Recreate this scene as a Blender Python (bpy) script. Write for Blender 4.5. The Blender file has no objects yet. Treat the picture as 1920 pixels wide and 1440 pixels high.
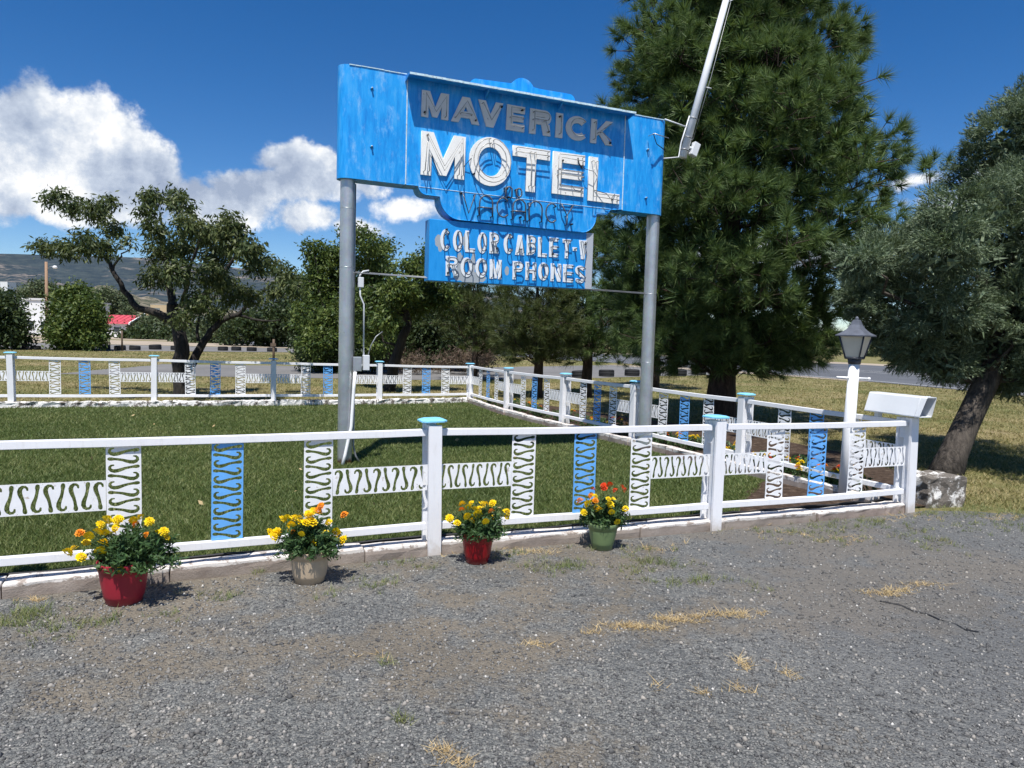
import bpy, math, random
import numpy as np
from mathutils import Vector, Matrix, Euler
random.seed(7); rng = np.random.default_rng(7)
C = bpy.context.scene.collection
SC = bpy.context.scene
R = math.radians

# ------------------------------------------------------------ camera, light
F = 1350.0; EYE = 1.6
cam_d = bpy.data.cameras.new('camera'); cam = bpy.data.objects.new('camera', cam_d); C.objects.link(cam)
cam_d.sensor_width = 36; cam_d.lens = 36 * F / 1920; cam_d.clip_end = 30000; cam_d.clip_start = 0.05
CM = Matrix.Rotation(R(86.0), 3, 'X') @ Matrix.Rotation(R(1.6), 3, 'Z')
cam.matrix_world = Matrix.Translation((0, 0, EYE)) @ CM.to_4x4()
SC.camera = cam

SUN_DIR = Vector((-0.04, -0.427, 0.904)).normalized()      # towards the sun
SUN_EL = math.asin(SUN_DIR.z); SUN_AZ = math.atan2(SUN_DIR.x, SUN_DIR.y)
sun_d = bpy.data.lights.new('sun', 'SUN'); sun = bpy.data.objects.new('sun', sun_d); C.objects.link(sun)
sun_d.energy = 5.0; sun_d.angle = R(0.5); sun_d.color = (1.0, 0.965, 0.91)
sun.rotation_euler = SUN_DIR.to_track_quat('Z', 'Y').to_euler()
sun.location = (0, 0, 50)

SC.view_settings.view_transform = 'Standard'
SC.view_settings.look = 'None'
SC.view_settings.gamma = 1
SC.view_settings.use_curve_mapping = False
SC.view_settings.exposure = 0.36


def ray(px, py):
    return CM @ Vector(((px - 960) / F, (720 - py) / F, -1.0))


def at(px, py, Y):
    """the world point seen at a photo pixel, Y metres ahead"""
    d = ray(px, py)
    return Vector((0, 0, EYE)) + d * (Y / d.y)


def gnd(px, py, z=0.0):
    d = ray(px, py)
    return Vector((0, 0, EYE)) + d * ((z - EYE) / d.z)


# ------------------------------------------------------------ node helpers
class NT:
    def __init__(s, tree):
        s.t = tree; s.n = tree.nodes; s.l = tree.links

    def node(s, typ, **kw):
        n = s.n.new(typ)
        for k, v in kw.items():
            setattr(n, k, v)
        return n

    def link(s, a, b):
        s.l.new(a, b)

    def put(s, v, sock):
        if isinstance(v, (int, float)):
            sock.default_value = v
        elif isinstance(v, (tuple, list, Vector)):
            v = tuple(v)
            try:
                sock.default_value = v
            except Exception:
                sock.default_value = v + (1,)
        else:
            s.link(v, sock)

    def math(s, op, a, b=None, c=None, clamp=False):
        n = s.node('ShaderNodeMath', operation=op, use_clamp=clamp)
        s.put(a, n.inputs[0])
        if b is not None: s.put(b, n.inputs[1])
        if c is not None: s.put(c, n.inputs[2])
        return n.outputs[0]

    def vmath(s, op, a, b=None):
        n = s.node('ShaderNodeVectorMath', operation=op)
        s.put(a, n.inputs[0])
        if b is not None: s.put(b, n.inputs[1])
        return n.outputs['Value'] if op in ('LENGTH', 'DOT_PRODUCT', 'DISTANCE') else n.outputs[0]

    def noise(s, vec, scale, detail=4, rough=0.5, dist=0.0):
        n = s.node('ShaderNodeTexNoise')
        s.put(vec, n.inputs['Vector']); n.inputs['Scale'].default_value = scale
        n.inputs['Detail'].default_value = detail; n.inputs['Roughness'].default_value = rough
        n.inputs['Distortion'].default_value = dist
        return n.outputs['Fac']

    def voronoi(s, vec, scale, feature='F1', out='Distance', rnd=1.0):
        n = s.node('ShaderNodeTexVoronoi', feature=feature)
        s.put(vec, n.inputs['Vector']); n.inputs['Scale'].default_value = scale
        n.inputs['Randomness'].default_value = rnd
        return n.outputs[out]

    def ramp(s, fac, stops, interp='LINEAR'):
        n = s.node('ShaderNodeValToRGB'); r = n.color_ramp; r.interpolation = interp
        while len(r.elements) > 1: r.elements.remove(r.elements[0])
        for i, (p, c) in enumerate(stops):
            e = r.elements[0] if i == 0 else r.elements.new(p)
            e.position = p
            e.color = tuple(c) + (1,) if not isinstance(c, (int, float)) else (c, c, c, 1)
        s.put(fac, n.inputs[0])
        return n.outputs[0]

    def mix(s, fac, a, b, blend='MIX'):
        n = s.node('ShaderNodeMix', data_type='RGBA', blend_type=blend)
        s.put(fac, n.inputs[0])
        s.put(a if not isinstance(a, tuple) else a + (1,), n.inputs[6])
        s.put(b if not isinstance(b, tuple) else b + (1,), n.inputs[7])
        return n.outputs[2]

    def smooth(s, v, lo, hi):
        n = s.node('ShaderNodeMapRange', interpolation_type='SMOOTHSTEP')
        s.put(v, n.inputs[0]); n.inputs[1].default_value = lo; n.inputs[2].default_value = hi
        return n.outputs[0]

    def scale(s, vec, xyz):
        return s.vmath('MULTIPLY', vec, xyz)


def new_mat(name, rough=0.6, metallic=0.0, spec=0.4):
    m = bpy.data.materials.new(name); m.use_nodes = True
    nt = NT(m.node_tree); b = nt.n['Principled BSDF']
    b.inputs['Roughness'].default_value = rough; b.inputs['Metallic'].default_value = metallic
    b.inputs['Specular IOR Level'].default_value = spec
    geo = nt.node('ShaderNodeNewGeometry')
    tc = nt.node('ShaderNodeTexCoord')
    return m, nt, b, geo.outputs['Position'], tc.outputs['Object']


def bump(nt, b, h, strength=0.4, dist=0.01):
    n = nt.node('ShaderNodeBump'); n.inputs['Strength'].default_value = strength
    n.inputs['Distance'].default_value = dist
    nt.put(h, n.inputs['Height']); nt.link(n.outputs[0], b.inputs['Normal'])


def plain(name, col, rough=0.6, metallic=0.0, var=0.12, scale=8.0, dirt=None, dirt_amt=0.0, bmp=0.1, stretch=(1, 1, 1)):
    m, nt, b, P, O = new_mat(name, rough, metallic)
    v = nt.scale(P, stretch)
    n = nt.noise(v, scale, 6, 0.6)
    lo = tuple(c * (1 - var) for c in col); hi = tuple(min(1, c * (1 + var)) for c in col)
    c = nt.ramp(n, [(0.3, lo), (0.7, hi)])
    if dirt:
        n2 = nt.noise(v, scale * 2.3, 8, 0.7)
        f = nt.smooth(n2, 0.62 - dirt_amt * 0.25, 0.72)
        c = nt.mix(f, c, dirt)
    nt.link(c, b.inputs['Base Color'])
    if bmp: bump(nt, b, nt.noise(v, scale * 6, 5, 0.6), bmp, 0.004)
    return m


M = {}
# white paint with fine cracks and grime
def white_paint(name, col=(0.86, 0.86, 0.88), grain=(1, 1, 6)):
    m, nt, b, P, O = new_mat(name, 0.45)
    v = nt.scale(P, (1, 1, 1))
    c = nt.ramp(nt.noise(v, 3.0, 5), [(0.3, tuple(x * 0.94 for x in col)), (0.7, col)])
    sp = nt.smooth(nt.noise(nt.scale(P, grain), 26, 8, 0.75), 0.66, 0.74)
    c = nt.mix(nt.math('MULTIPLY', sp, 0.6), c, (0.42, 0.38, 0.33))
    z = nt.node('ShaderNodeSeparateXYZ'); nt.link(P, z.inputs[0])
    low = nt.smooth(nt.math('ADD', z.outputs[2], nt.math('MULTIPLY', nt.noise(P, 14, 6, .7), 0.22)), 0.24, 0.10)
    c = nt.mix(nt.math('MULTIPLY', low, 0.6), c, (0.46, 0.38, 0.30))
    chip = nt.smooth(nt.noise(nt.scale(P, (1, 1, .6)), 34, 8, .78), 0.685, 0.70)
    c = nt.mix(nt.math('MULTIPLY', chip, 0.85), c, (0.20, 0.17, 0.15))
    gr = nt.smooth(nt.noise(nt.scale(P, (9, 9, 1.3)), 3.5, 7, .7), 0.52, 0.72)
    c = nt.mix(nt.math('MULTIPLY', gr, 0.28), c, (0.55, 0.54, 0.52))
    nt.link(c, b.inputs['Base Color'])
    bump(nt, b, nt.noise(nt.scale(P, (6, 6, 1.2)), 30, 4), 0.18, 0.003)
    return m
M['white'] = white_paint('white_fence_paint')
M['rail'] = white_paint('white_rail_paint', grain=(1, 1, 1))
M['panel_white'] = plain('white_sheet_metal', (0.84, 0.845, 0.86), 0.45, var=0.06, scale=9, dirt=(0.40, 0.30, 0.22), dirt_amt=0.12)
M['panel_blue'] = plain('sky_blue_sheet_metal', (0.14, 0.42, 0.86), 0.45, var=0.10, scale=9, dirt=(0.35, 0.45, 0.55), dirt_amt=0.15)
M['cap_blue'] = plain('pale_blue_cap_paint', (0.22, 0.60, 0.84), 0.5, var=0.1, scale=30, dirt=(0.55, 0.62, 0.66), dirt_amt=0.3)
# galvanised steel
def galv():
    m, nt, b, P, O = new_mat('galvanised_steel', 0.42, 0.75)
    v = nt.voronoi(nt.scale(P, (1, 1, 0.7)), 28, out='Color')
    n = nt.noise(P, 5, 6, 0.65)
    c = nt.ramp(n, [(0.3, (0.42, 0.44, 0.46)), (0.7, (0.60, 0.62, 0.63))])
    c = nt.mix(0.04, c, v)
    st = nt.smooth(nt.noise(nt.scale(P, (5, 5, 2)), 7, 8, 0.75), 0.64, 0.70)
    c = nt.mix(nt.math('MULTIPLY', st, 0.7), c, (0.10, 0.10, 0.09))
    # rust near the ground
    z = nt.node('ShaderNodeSeparateXYZ'); nt.link(P, z.inputs[0])
    low = nt.smooth(nt.math('ADD', z.outputs[2], nt.math('MULTIPLY', nt.noise(P, 20, 3), 0.12)), 0.16, 0.08)
    c = nt.mix(low, c, (0.16, 0.07, 0.04))
    nt.link(c, b.inputs['Base Color'])
    bump(nt, b, nt.noise(P, 40, 3), 0.08, 0.003)
    return m
M['galv'] = galv()

# sign paint
def sign_blue():
    m, nt, b, P, O = new_mat('weathered_blue_sign_paint', 0.42)
    streak = nt.noise(nt.scale(O, (9, 9, 1.6)), 2.2, 8, 0.68)
    patch = nt.noise(O, 1.7, 5, 0.6)
    c = nt.ramp(streak, [(0.30, (0.003, 0.22, 0.66)), (0.52, (0.012, 0.33, 0.82)), (0.80, (0.09, 0.43, 0.84))])
    f = nt.math('MULTIPLY', nt.smooth(streak, 0.48, 0.72), nt.smooth(patch, 0.5, 0.66))
    c = nt.mix(nt.math('MULTIPLY', f, 0.85), c, (0.30, 0.50, 0.76))
    f4 = nt.smooth(nt.noise(nt.scale(O, (3, 3, 1.4)), 2.4, 7, 0.7), 0.50, 0.72)
    c = nt.mix(nt.math('MULTIPLY', f4, 0.75), c, (0.24, 0.52, 0.84))
    f5 = nt.smooth(nt.noise(nt.scale(O, (14, 14, 2.0)), 3.0, 9, 0.78), 0.66, 0.74)
    c = nt.mix(nt.math('MULTIPLY', f5, 0.6), c, (0.22, 0.19, 0.20))
    f2 = nt.smooth(nt.noise(O, 30, 6, 0.75), 0.685, 0.72)
    c = nt.mix(nt.math('MULTIPLY', f2, 0.5), c, (0.45, 0.6, 0.75))
    nt.link(c, b.inputs['Base Color'])
    bump(nt, b, nt.noise(O, 6, 4), 0.10, 0.02)
    return m
M['sign_blue'] = sign_blue()

def sign_lower():
    m, nt, b, P, O = new_mat('worn_blue_paint_with_bare_patches', 0.45)
    streak = nt.noise(nt.scale(O, (6, 6, 1.6)), 3, 7, 0.65)
    c = nt.ramp(streak, [(0.3, (0.004, 0.25, 0.68)), (0.7, (0.02, 0.33, 0.80))])
    x = nt.node('ShaderNodeSeparateXYZ'); nt.link(O, x.inputs[0])
    edge = nt.smooth(nt.math('ADD', x.outputs[0], nt.math('MULTIPLY', nt.noise(O, 14, 4), 0.05)), 3.115, 3.122)
    c = nt.mix(edge, c, (0.42, 0.45, 0.50))
    f = None
    for (cx, cz, rx, rz) in [(1.08, 2.70, 0.05, 0.075), (1.10, 2.62, 0.03, 0.05), (1.50, 2.28, 0.22, 0.07), (1.36, 2.42, 0.05, 0.16), (1.53, 2.46, 0.03, 0.14), (1.42, 2.72, 0.03, 0.12), (1.98, 2.39, 0.03, 0.06)]:
        d = nt.vmath('LENGTH', nt.scale(nt.vmath('SUBTRACT', O, (cx, 0, cz)), (1 / rx, 0, 1 / rz)))
        d = nt.math('SUBTRACT', nt.math('ADD', 1.35, nt.math('MULTIPLY', nt.noise(O, 25, 4), -0.7)), d)
        f = d if f is None else nt.math('MAXIMUM', f, d)
    c = nt.mix(nt.smooth(f, 0.0, 0.08), c, (0.36, 0.40, 0.44))
    nt.link(c, b.inputs['Base Color'])
    return m
M['sign_lower'] = sign_lower()
M['edge_white'] = plain('chipped_pale_edge', (0.55, 0.72, 0.80), 0.5, var=0.2, scale=20, dirt=(0.35, 0.22, 0.14), dirt_amt=0.35)

def letter_mat(name, col, amt, chip):
    m, nt, b, P, O = new_mat(name, 0.5)
    c = nt.ramp(nt.noise(P, 9, 6, 0.65), [(0.3, tuple(x * 0.9 for x in col)), (0.7, col)])
    f = nt.smooth(nt.noise(nt.scale(P, (1, 1, 0.8)), 22, 9, 0.72), 0.66 - amt, 0.69 - amt)
    c = nt.mix(f, c, chip)
    nt.link(c, b.inputs['Base Color'])
    return m
M['letter_grey'] = letter_mat('weathered_letter_paint', (0.78, 0.74, 0.70), 0.02, (0.25, 0.2, 0.17))
M['letter_white'] = letter_mat('peeling_white_letter_paint', (0.90, 0.89, 0.86), 0.035, (0.25, 0.22, 0.20))
M['letter_small'] = letter_mat('worn_white_painted_lettering', (0.82, 0.86, 0.90), 0.03, (0.30, 0.42, 0.55))
M['neon'] = plain('dull_glass_tube', (0.42, 0.40, 0.36), 0.2, var=0.5, scale=14, bmp=0)
M['neon_dark'] = plain('blacked_out_glass_tube', (0.09, 0.10, 0.12), 0.25, var=0.5, scale=14, bmp=0)
M['black'] = plain('dark_rubber', (0.018, 0.018, 0.02), 0.6, var=0.3, scale=10)
M['steel'] = plain('grey_steel', (0.32, 0.33, 0.34), 0.45, 0.6, var=0.2, scale=12)
M['tyre'] = plain('weathered_tyre_rubber', (0.016, 0.017, 0.019), 0.8, var=0.4, scale=9, dirt=(0.05, 0.045, 0.04), dirt_amt=0.1)
M['pole_white'] = plain('white_pole_paint', (0.84, 0.84, 0.84), 0.35, var=0.05, scale=6)
M['lamp_dark'] = plain('dark_lantern_metal', (0.045, 0.05, 0.065), 0.42, var=0.3, scale=12)
M['lamp_roof'] = plain('faded_grey_lantern_roof', (0.10, 0.11, 0.135), 0.55, var=0.25, scale=12)
M['lamp_glass'] = plain('cream_frosted_pane', (0.66, 0.59, 0.48), 0.3, var=0.1, scale=5, bmp=0)
M['box_grey'] = plain('painted_sheet_box', (0.66, 0.68, 0.70), 0.4, var=0.05, scale=4)
M['wood_old'] = plain('dry_wood', (0.12, 0.085, 0.06), 0.8, var=0.3, scale=10, stretch=(3, 3, 0.5))

def bark(name, dark, light):
    m, nt, b, P, O = new_mat(name, 0.9)
    v = nt.scale(P, (1, 1, 0.28))
    n = nt.noise(v, 16, 8, 0.7, 0.6)
    c = nt.ramp(n, [(0.35, dark), (0.65, light)])
    nt.link(c, b.inputs['Base Color'])
    bump(nt, b, nt.math('ADD', n, nt.math('MULTIPLY', nt.voronoi(v, 18), -0.7)), 0.9, 0.03)
    return m
M['bark_pine'] = bark('dark_pine_bark', (0.018, 0.012, 0.010), (0.085, 0.055, 0.042))
M['bark_dark'] = bark('blackened_bark', (0.010, 0.009, 0.008), (0.05, 0.042, 0.036))
M['bark_juniper'] = bark('brown_shaggy_bark', (0.024, 0.020, 0.017), (0.11, 0.092, 0.076))

def leaf_mat(name, a, bcol, c3, trans=0.25, patch=1.2, rough=0.55):
    m, nt, b, P, O = new_mat(name, rough, 0, 0.35)
    gi = nt.node('ShaderNodeNewGeometry')
    f = nt.math('ADD', nt.math('MULTIPLY', gi.outputs['Random Per Island'], 0.5), nt.math('MULTIPLY', nt.noise(P, patch, 3), 0.6))
    c = nt.ramp(f, [(0.2, a), (0.5, bcol), (0.85, c3)])
    nt.link(c, b.inputs['Base Color'])
    tr = nt.node('ShaderNodeBsdfTranslucent'); nt.link(nt.mix(0.35, c, (0.20, 0.26, 0.03)), tr.inputs[0])
    mx = nt.node('ShaderNodeMixShader'); mx.inputs[0].default_value = trans
    nt.link(b.outputs[0], mx.inputs[1]); nt.link(tr.outputs[0], mx.inputs[2])
    nt.link(mx.outputs[0], nt.n['Material Output'].inputs[0])
    return m
M['needle'] = leaf_mat('long_pine_needles', (0.022, 0.052, 0.016), (0.070, 0.130, 0.038), (0.21, 0.28, 0.095), 0.25, 2.8)
M['needle2'] = leaf_mat('yellowish_pine_needles', (0.028, 0.045, 0.014), (0.062, 0.092, 0.028), (0.15, 0.16, 0.06), 0.22, 3.0)
M['juniper'] = leaf_mat('grey_green_juniper_sprays', (0.036, 0.064, 0.034), (0.100, 0.145, 0.082), (0.27, 0.33, 0.20), 0.22, 2.2)
M['leaf_apricot'] = leaf_mat('olive_drooping_leaves', (0.022, 0.038, 0.012), (0.052, 0.078, 0.025), (0.15, 0.17, 0.06), 0.22)
M['leaf_mid'] = leaf_mat('fresh_green_leaves', (0.020, 0.042, 0.010), (0.052, 0.092, 0.018), (0.17, 0.21, 0.05), 0.25)
M['leaf_dark'] = leaf_mat('dark_green_leaves', (0.012, 0.025, 0.009), (0.028, 0.050, 0.016), (0.08, 0.11, 0.04), 0.18)
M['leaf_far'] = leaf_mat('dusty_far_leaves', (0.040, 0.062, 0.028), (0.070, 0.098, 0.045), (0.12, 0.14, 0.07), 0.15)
M['twig'] = leaf_mat('reddish_dry_twigs', (0.06, 0.04, 0.03), (0.12, 0.08, 0.06), (0.2, 0.15, 0.10), 0.1)
M['marigold_leaf'] = leaf_mat('marigold_leaves', (0.022, 0.055, 0.020), (0.045, 0.10, 0.032), (0.10, 0.17, 0.06), 0.25)
M['yellow'] = leaf_mat('yellow_petals', (0.80, 0.48, 0.004), (0.86, 0.62, 0.006), (0.90, 0.70, 0.01), 0.15, 40)
M['orange'] = leaf_mat('orange_petals', (0.70, 0.16, 0.01), (0.80, 0.26, 0.01), (0.85, 0.35, 0.015), 0.15, 40)
M['redorange'] = leaf_mat('red_petals', (0.60, 0.03, 0.01), (0.75, 0.06, 0.01), (0.80, 0.12, 0.02), 0.15, 40)
M['grass'] = leaf_mat('lawn_blades', (0.048, 0.080, 0.018), (0.098, 0.145, 0.036), (0.25, 0.26, 0.10), 0.3, 0.8)
M['grass_dry'] = leaf_mat('dry_verge_grass_blades', (0.095, 0.125, 0.038), (0.24, 0.215, 0.085), (0.44, 0.35, 0.18), 0.25, 0.35)
M['weed'] = leaf_mat('pale_weed_blades', (0.08, 0.12, 0.035), (0.15, 0.19, 0.065), (0.32, 0.29, 0.14), 0.2, 3)
M['straw'] = leaf_mat('dead_straw_blades', (0.32, 0.22, 0.10), (0.50, 0.36, 0.18), (0.68, 0.54, 0.30), 0.2, 3)


# ------------------------------------------------------------ mesh helpers
class MB:
    def __init__(s):
        s.v = []; s.f = []; s.m = []; s.mats = []; s.sm = []

    def mi(s, mat):
        if mat not in s.mats: s.mats.append(mat)
        return s.mats.index(mat)

    def add(s, vs, fs, mat, smooth=False):
        o = len(s.v); s.v += [tuple(v) for v in vs]
        i = s.mi(mat)
        for f in fs:
            s.f.append(tuple(k + o for k in f)); s.m.append(i); s.sm.append(smooth)

    def box(s, c, size, mat, rot=None, taper=1.0):
        x, y, z = size[0] / 2, size[1] / 2, size[2] / 2
        vs = []
        for dz in (-1, 1):
            k = 1 if dz < 0 else taper
            for dx, dy in ((-1, -1), (1, -1), (1, 1), (-1, 1)):
                vs.append(Vector((dx * x * k, dy * y * k, dz * z)))
        if rot is not None: vs = [rot @ v for v in vs]
        c = Vector(c)
        s.add([v + c for v in vs], [(3, 2, 1, 0), (4, 5, 6, 7), (0, 1, 5, 4), (1, 2, 6, 5), (2, 3, 7, 6), (3, 0, 4, 7)], mat)

    def tube(s, pts, rad, mat, seg=8, caps=True, smooth=True):
        pts = [Vector(p) for p in pts]
        if isinstance(rad, (int, float)): rad = [rad] * len(pts)
        vs = []; fs = []
        ref = None
        for i, p in enumerate(pts):
            a = pts[max(i - 1, 0)]; b = pts[min(i + 1, len(pts) - 1)]
            t = (b - a)
            if t.length < 1e-9: t = Vector((0, 0, 1))
            t.normalize()
            if ref is None: ref = Vector((1, 0, 0)) if abs(t.x) < 0.9 else Vector((0, 1, 0))
            n = (ref - t * ref.dot(t)); n.normalize(); ref = n
            bb = t.cross(n)
            for k in range(seg):
                an = 2 * math.pi * k / seg
                vs.append(p + (n * math.cos(an) + bb * math.sin(an)) * rad[i])
        for i in range(len(pts) - 1):
            for k in range(seg):
                k2 = (k + 1) % seg
                fs.append((i * seg + k, i * seg + k2, (i + 1) * seg + k2, (i + 1) * seg + k))
        if caps:
            fs.append(tuple(range(seg - 1, -1, -1)))
            fs.append(tuple((len(pts) - 1) * seg + k for k in range(seg)))
        s.add(vs, fs, mat, smooth)

    def lathe(s, prof, mat, seg=24, c=(0, 0, 0), smooth=True, closed=False, rot=0.0):
        vs = []; fs = []
        for r_, z in prof:
            for k in range(seg):
                a = 2 * math.pi * k / seg + rot
                vs.append((c[0] + r_ * math.cos(a), c[1] + r_ * math.sin(a), c[2] + z))
        n = len(prof)
        for i in range(n - 1 + (1 if closed else 0)):
            j = (i + 1) % n
            for k in range(seg):
                k2 = (k + 1) % seg
                fs.append((i * seg + k, i * seg + k2, j * seg + k2, j * seg + k))
        s.add(vs, fs, mat, smooth)

    def prism(s, poly, z0, z1, mat):
        n = len(poly)
        vs = [(p[0], p[1], z0) for p in poly] + [(p[0], p[1], z1) for p in poly]
        fs = [tuple(range(n - 1, -1, -1)), tuple(range(n, 2 * n))]
        fs += [(i, (i + 1) % n, n + (i + 1) % n, n + i) for i in range(n)]
        s.add(vs, fs, mat)

    def mesh(s, name):
        me = bpy.data.meshes.new(name)
        me.from_pydata(s.v, [], s.f)
        for m in s.mats: me.materials.append(m)
        me.polygons.foreach_set('material_index', s.m)
        me.polygons.foreach_set('use_smooth', s.sm)
        me.update()
        return me

    def build(s, name, parent=None, loc=None, bevel=0.0):
        o = bpy.data.objects.new(name, s.mesh(name)); C.objects.link(o)
        if parent is not None: o.parent = parent
        if loc is not None: o.location = loc
        if bevel:
            b = o.modifiers.new('bevel', 'BEVEL'); b.width = bevel; b.segments = 2; b.limit_method = 'ANGLE'
        return o


def link(name, me, parent=None, loc=(0, 0, 0), rot=None):
    o = bpy.data.objects.new(name, me); C.objects.link(o)
    if parent is not None: o.parent = parent
    o.location = loc
    if rot is not None: o.rotation_euler = rot
    return o


def tag(o, label=None, cat=None, group=None, kind=None):
    if label: o['label'] = label
    if cat: o['category'] = cat
    if group: o['group'] = group
    if kind: o['kind'] = kind
    return o


def empty(name, loc=(0, 0, 0), rz=0.0, label=None, cat=None, group=None):
    o = bpy.data.objects.new(name, None); C.objects.link(o)
    o.empty_display_size = 0.2; o.location = loc; o.rotation_euler = (0, 0, rz)
    return tag(o, label, cat, group)


def copy_tree(o, parent=None):
    c = o.copy(); C.objects.link(c); c.parent = parent
    for ch in list(o.children): copy_tree(ch, c)
    return c


def np_mesh(name, V, T, mat, parent=None, smooth=False):
    """triangle soup from numpy arrays, as one object"""
    V = np.ascontiguousarray(V, dtype=np.float32).reshape(-1, 3); T = np.ascontiguousarray(T, dtype=np.int32).reshape(-1, 3)
    me = bpy.data.meshes.new(name)
    me.vertices.add(len(V)); me.vertices.foreach_set('co', V.ravel())
    me.loops.add(T.size); me.loops.foreach_set('vertex_index', T.ravel())
    me.polygons.add(len(T)); me.polygons.foreach_set('loop_start', np.arange(0, T.size, 3, dtype=np.int32))
    me.polygons.foreach_set('loop_total', np.full(len(T), 3, dtype=np.int32))
    if smooth: me.polygons.foreach_set('use_smooth', np.ones(len(T), dtype=bool))
    me.materials.append(mat); me.update(calc_edges=True)
    o = bpy.data.objects.new(name, me); C.objects.link(o)
    if parent is not None: o.parent = parent
    return o


def filled(name, contours, depth, mat, parent=None):
    """flat shape with holes, extruded (x, z plane, thickness along y)"""
    cu = bpy.data.curves.new(name, 'CURVE'); cu.dimensions = '2D'; cu.fill_mode = 'BOTH'; cu.extrude = depth / 2
    for c in contours:
        sp = cu.splines.new('POLY'); sp.points.add(len(c) - 1)
        for i, (x, y) in enumerate(c): sp.points[i].co = (x, y, 0, 1)
        sp.use_cyclic_u = True
    tmp = bpy.data.objects.new(name + '_src', cu); C.objects.link(tmp)
    me = bpy.data.meshes.new_from_object(tmp)
    bpy.data.objects.remove(tmp); bpy.data.curves.remove(cu)
    me.transform(Matrix.Rotation(math.pi / 2, 4, 'X'))
    me.materials.clear(); me.materials.append(mat); me.name = name
    return me


def norm(a):
    return a / np.maximum(np.linalg.norm(a, axis=-1, keepdims=True), 1e-9)


def rand_dir(n):
    return norm(rng.normal(size=(n, 3)))


# ------------------------------------------------------------ sky
W = bpy.data.worlds.new('World'); SC.world = W; W.use_nodes = True
nt = NT(W.node_tree); bg = nt.n['Background']; bg.inputs['Strength'].default_value = 0.096
sky = nt.node('ShaderNodeTexSky', sky_type='NISHITA'); sky.sun_disc = False
sky.sun_elevation = SUN_EL; sky.sun_rotation = SUN_AZ
sky.altitude = 2100; sky.air_density = 1.0; sky.dust_density = 0.25; sky.ozone_density = 2.2
hs = nt.node('ShaderNodeHueSaturation'); hs.inputs['Saturation'].default_value = 1.38; hs.inputs['Hue'].default_value = 0.506
hs.inputs['Value'].default_value = 1.0
nt.link(sky.outputs[0], hs.inputs['Color'])
skycol = hs.outputs[0]
tcw = nt.node('ShaderNodeTexCoord'); D = tcw.outputs['Generated']
sx = nt.node('ShaderNodeSeparateXYZ'); nt.link(D, sx.inputs[0])
az = nt.math('ARCTAN2', sx.outputs[0], sx.outputs[1]); el = nt.math('ARCSINE', sx.outputs[2])
cv = nt.node('ShaderNodeCombineXYZ'); nt.link(az, cv.inputs[0]); nt.link(el, cv.inputs[1]); A = cv.outputs[0]
# warp for billows
wn = nt.node('ShaderNodeTexNoise'); nt.link(A, wn.inputs['Vector']); wn.inputs['Scale'].default_value = 9; wn.inputs['Detail'].default_value = 9; wn.inputs['Roughness'].default_value = 0.6
warp = nt.vmath('MULTIPLY', nt.vmath('SUBTRACT', wn.outputs['Color'], (0.5, 0.5, 0.5)), (0.07, 0.06, 0))
Aw = nt.vmath('ADD', A, warp)
def azel(px, py):
    d = ray(px, py).normalized(); return math.atan2(d.x, d.y), math.asin(d.z)
BL = [(-60, 300, 170, 120), (70, 270, 120, 115), (170, 262, 120, 100), (250, 300, 72, 68), (90, 370, 250, 42), (230, 350, 120, 50),
      (385, 368, 100, 28), (480, 355, 95, 38), (570, 298, 85, 34), (600, 345, 90, 40), (420, 385, 120, 34),
      (575, 412, 62, 24), (655, 430, 40, 14), (758, 398, 48, 20), (690, 360, 30, 14),
      (1735, 322, 34, 14), (1790, 372, 70, 30), (1860, 350, 80, 40), (1480, 480, 200, 26), (1300, 300, 90, 40), (1345, 470, 90, 20)]
field = None
for (px, py, rx, ry) in BL:
    a, e = azel(px, py); a2, e2 = azel(px + rx, py); a3, e3 = azel(px, py - ry)
    ra = abs(a2 - a) + 1e-4; re = abs(e3 - e) + 1e-4
    d = nt.vmath('LENGTH', nt.vmath('MULTIPLY', nt.vmath('SUBTRACT', Aw, (a, e, 0)), (1 / ra, 1 / re, 0)))
    d = nt.math('MULTIPLY', nt.math('SUBTRACT', 1.0, d), min(1.0, ry / 60.0))
    field = d if field is None else nt.math('MAXIMUM', field, d)
# clouds of the same kind behind the camera
for (a, e, ra, re) in [(1.3, 0.18, 0.3, 0.09), (2.0, 0.25, 0.25, 0.08), (2.8, 0.2, 0.35, 0.1), (-1.5, 0.22, 0.3, 0.1), (-2.3, 0.18, 0.3, 0.07), (-1.0, 0.13, 0.25, 0.06), (0.85, 0.12, 0.2, 0.05)]:
    d = nt.vmath('LENGTH', nt.vmath('MULTIPLY', nt.vmath('SUBTRACT', Aw, (a, e, 0)), (1 / ra, 1 / re, 0)))
    field = nt.math('MAXIMUM', field, nt.math('SUBTRACT', 1.0, d))
n1 = nt.noise(A, 15, 12, 0.66, 0.0)
n1b = nt.noise(nt.vmath('ADD', A, (0.010, 0.022, 0)), 15, 12, 0.66, 0.0)
dens = nt.math('ADD', field, nt.math('MULTIPLY', nt.math('SUBTRACT', n1, 0.5), 1.1))
mask = nt.smooth(dens, -0.18, 0.12)
relief = nt.math('MULTIPLY', nt.math('SUBTRACT', n1, n1b), 4.2)
n2 = nt.noise(Aw, 5.5, 6, 0.55)
n3 = nt.noise(A, 6.5, 5, 0.5); n3b = nt.noise(nt.vmath('ADD', A, (-0.015, 0.05, 0)), 6.5, 5, 0.5)
relief = nt.math('ADD', nt.math('MULTIPLY', relief, 0.55), nt.math('MULTIPLY', nt.math('SUBTRACT', n3, n3b), 2.6))
thick = nt.smooth(dens, 0.10, 0.85)
sh = nt.math('ADD', nt.math('ADD', 0.63, relief), nt.math('MULTIPLY', nt.math('SUBTRACT', n2, 0.52), 0.8))
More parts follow.
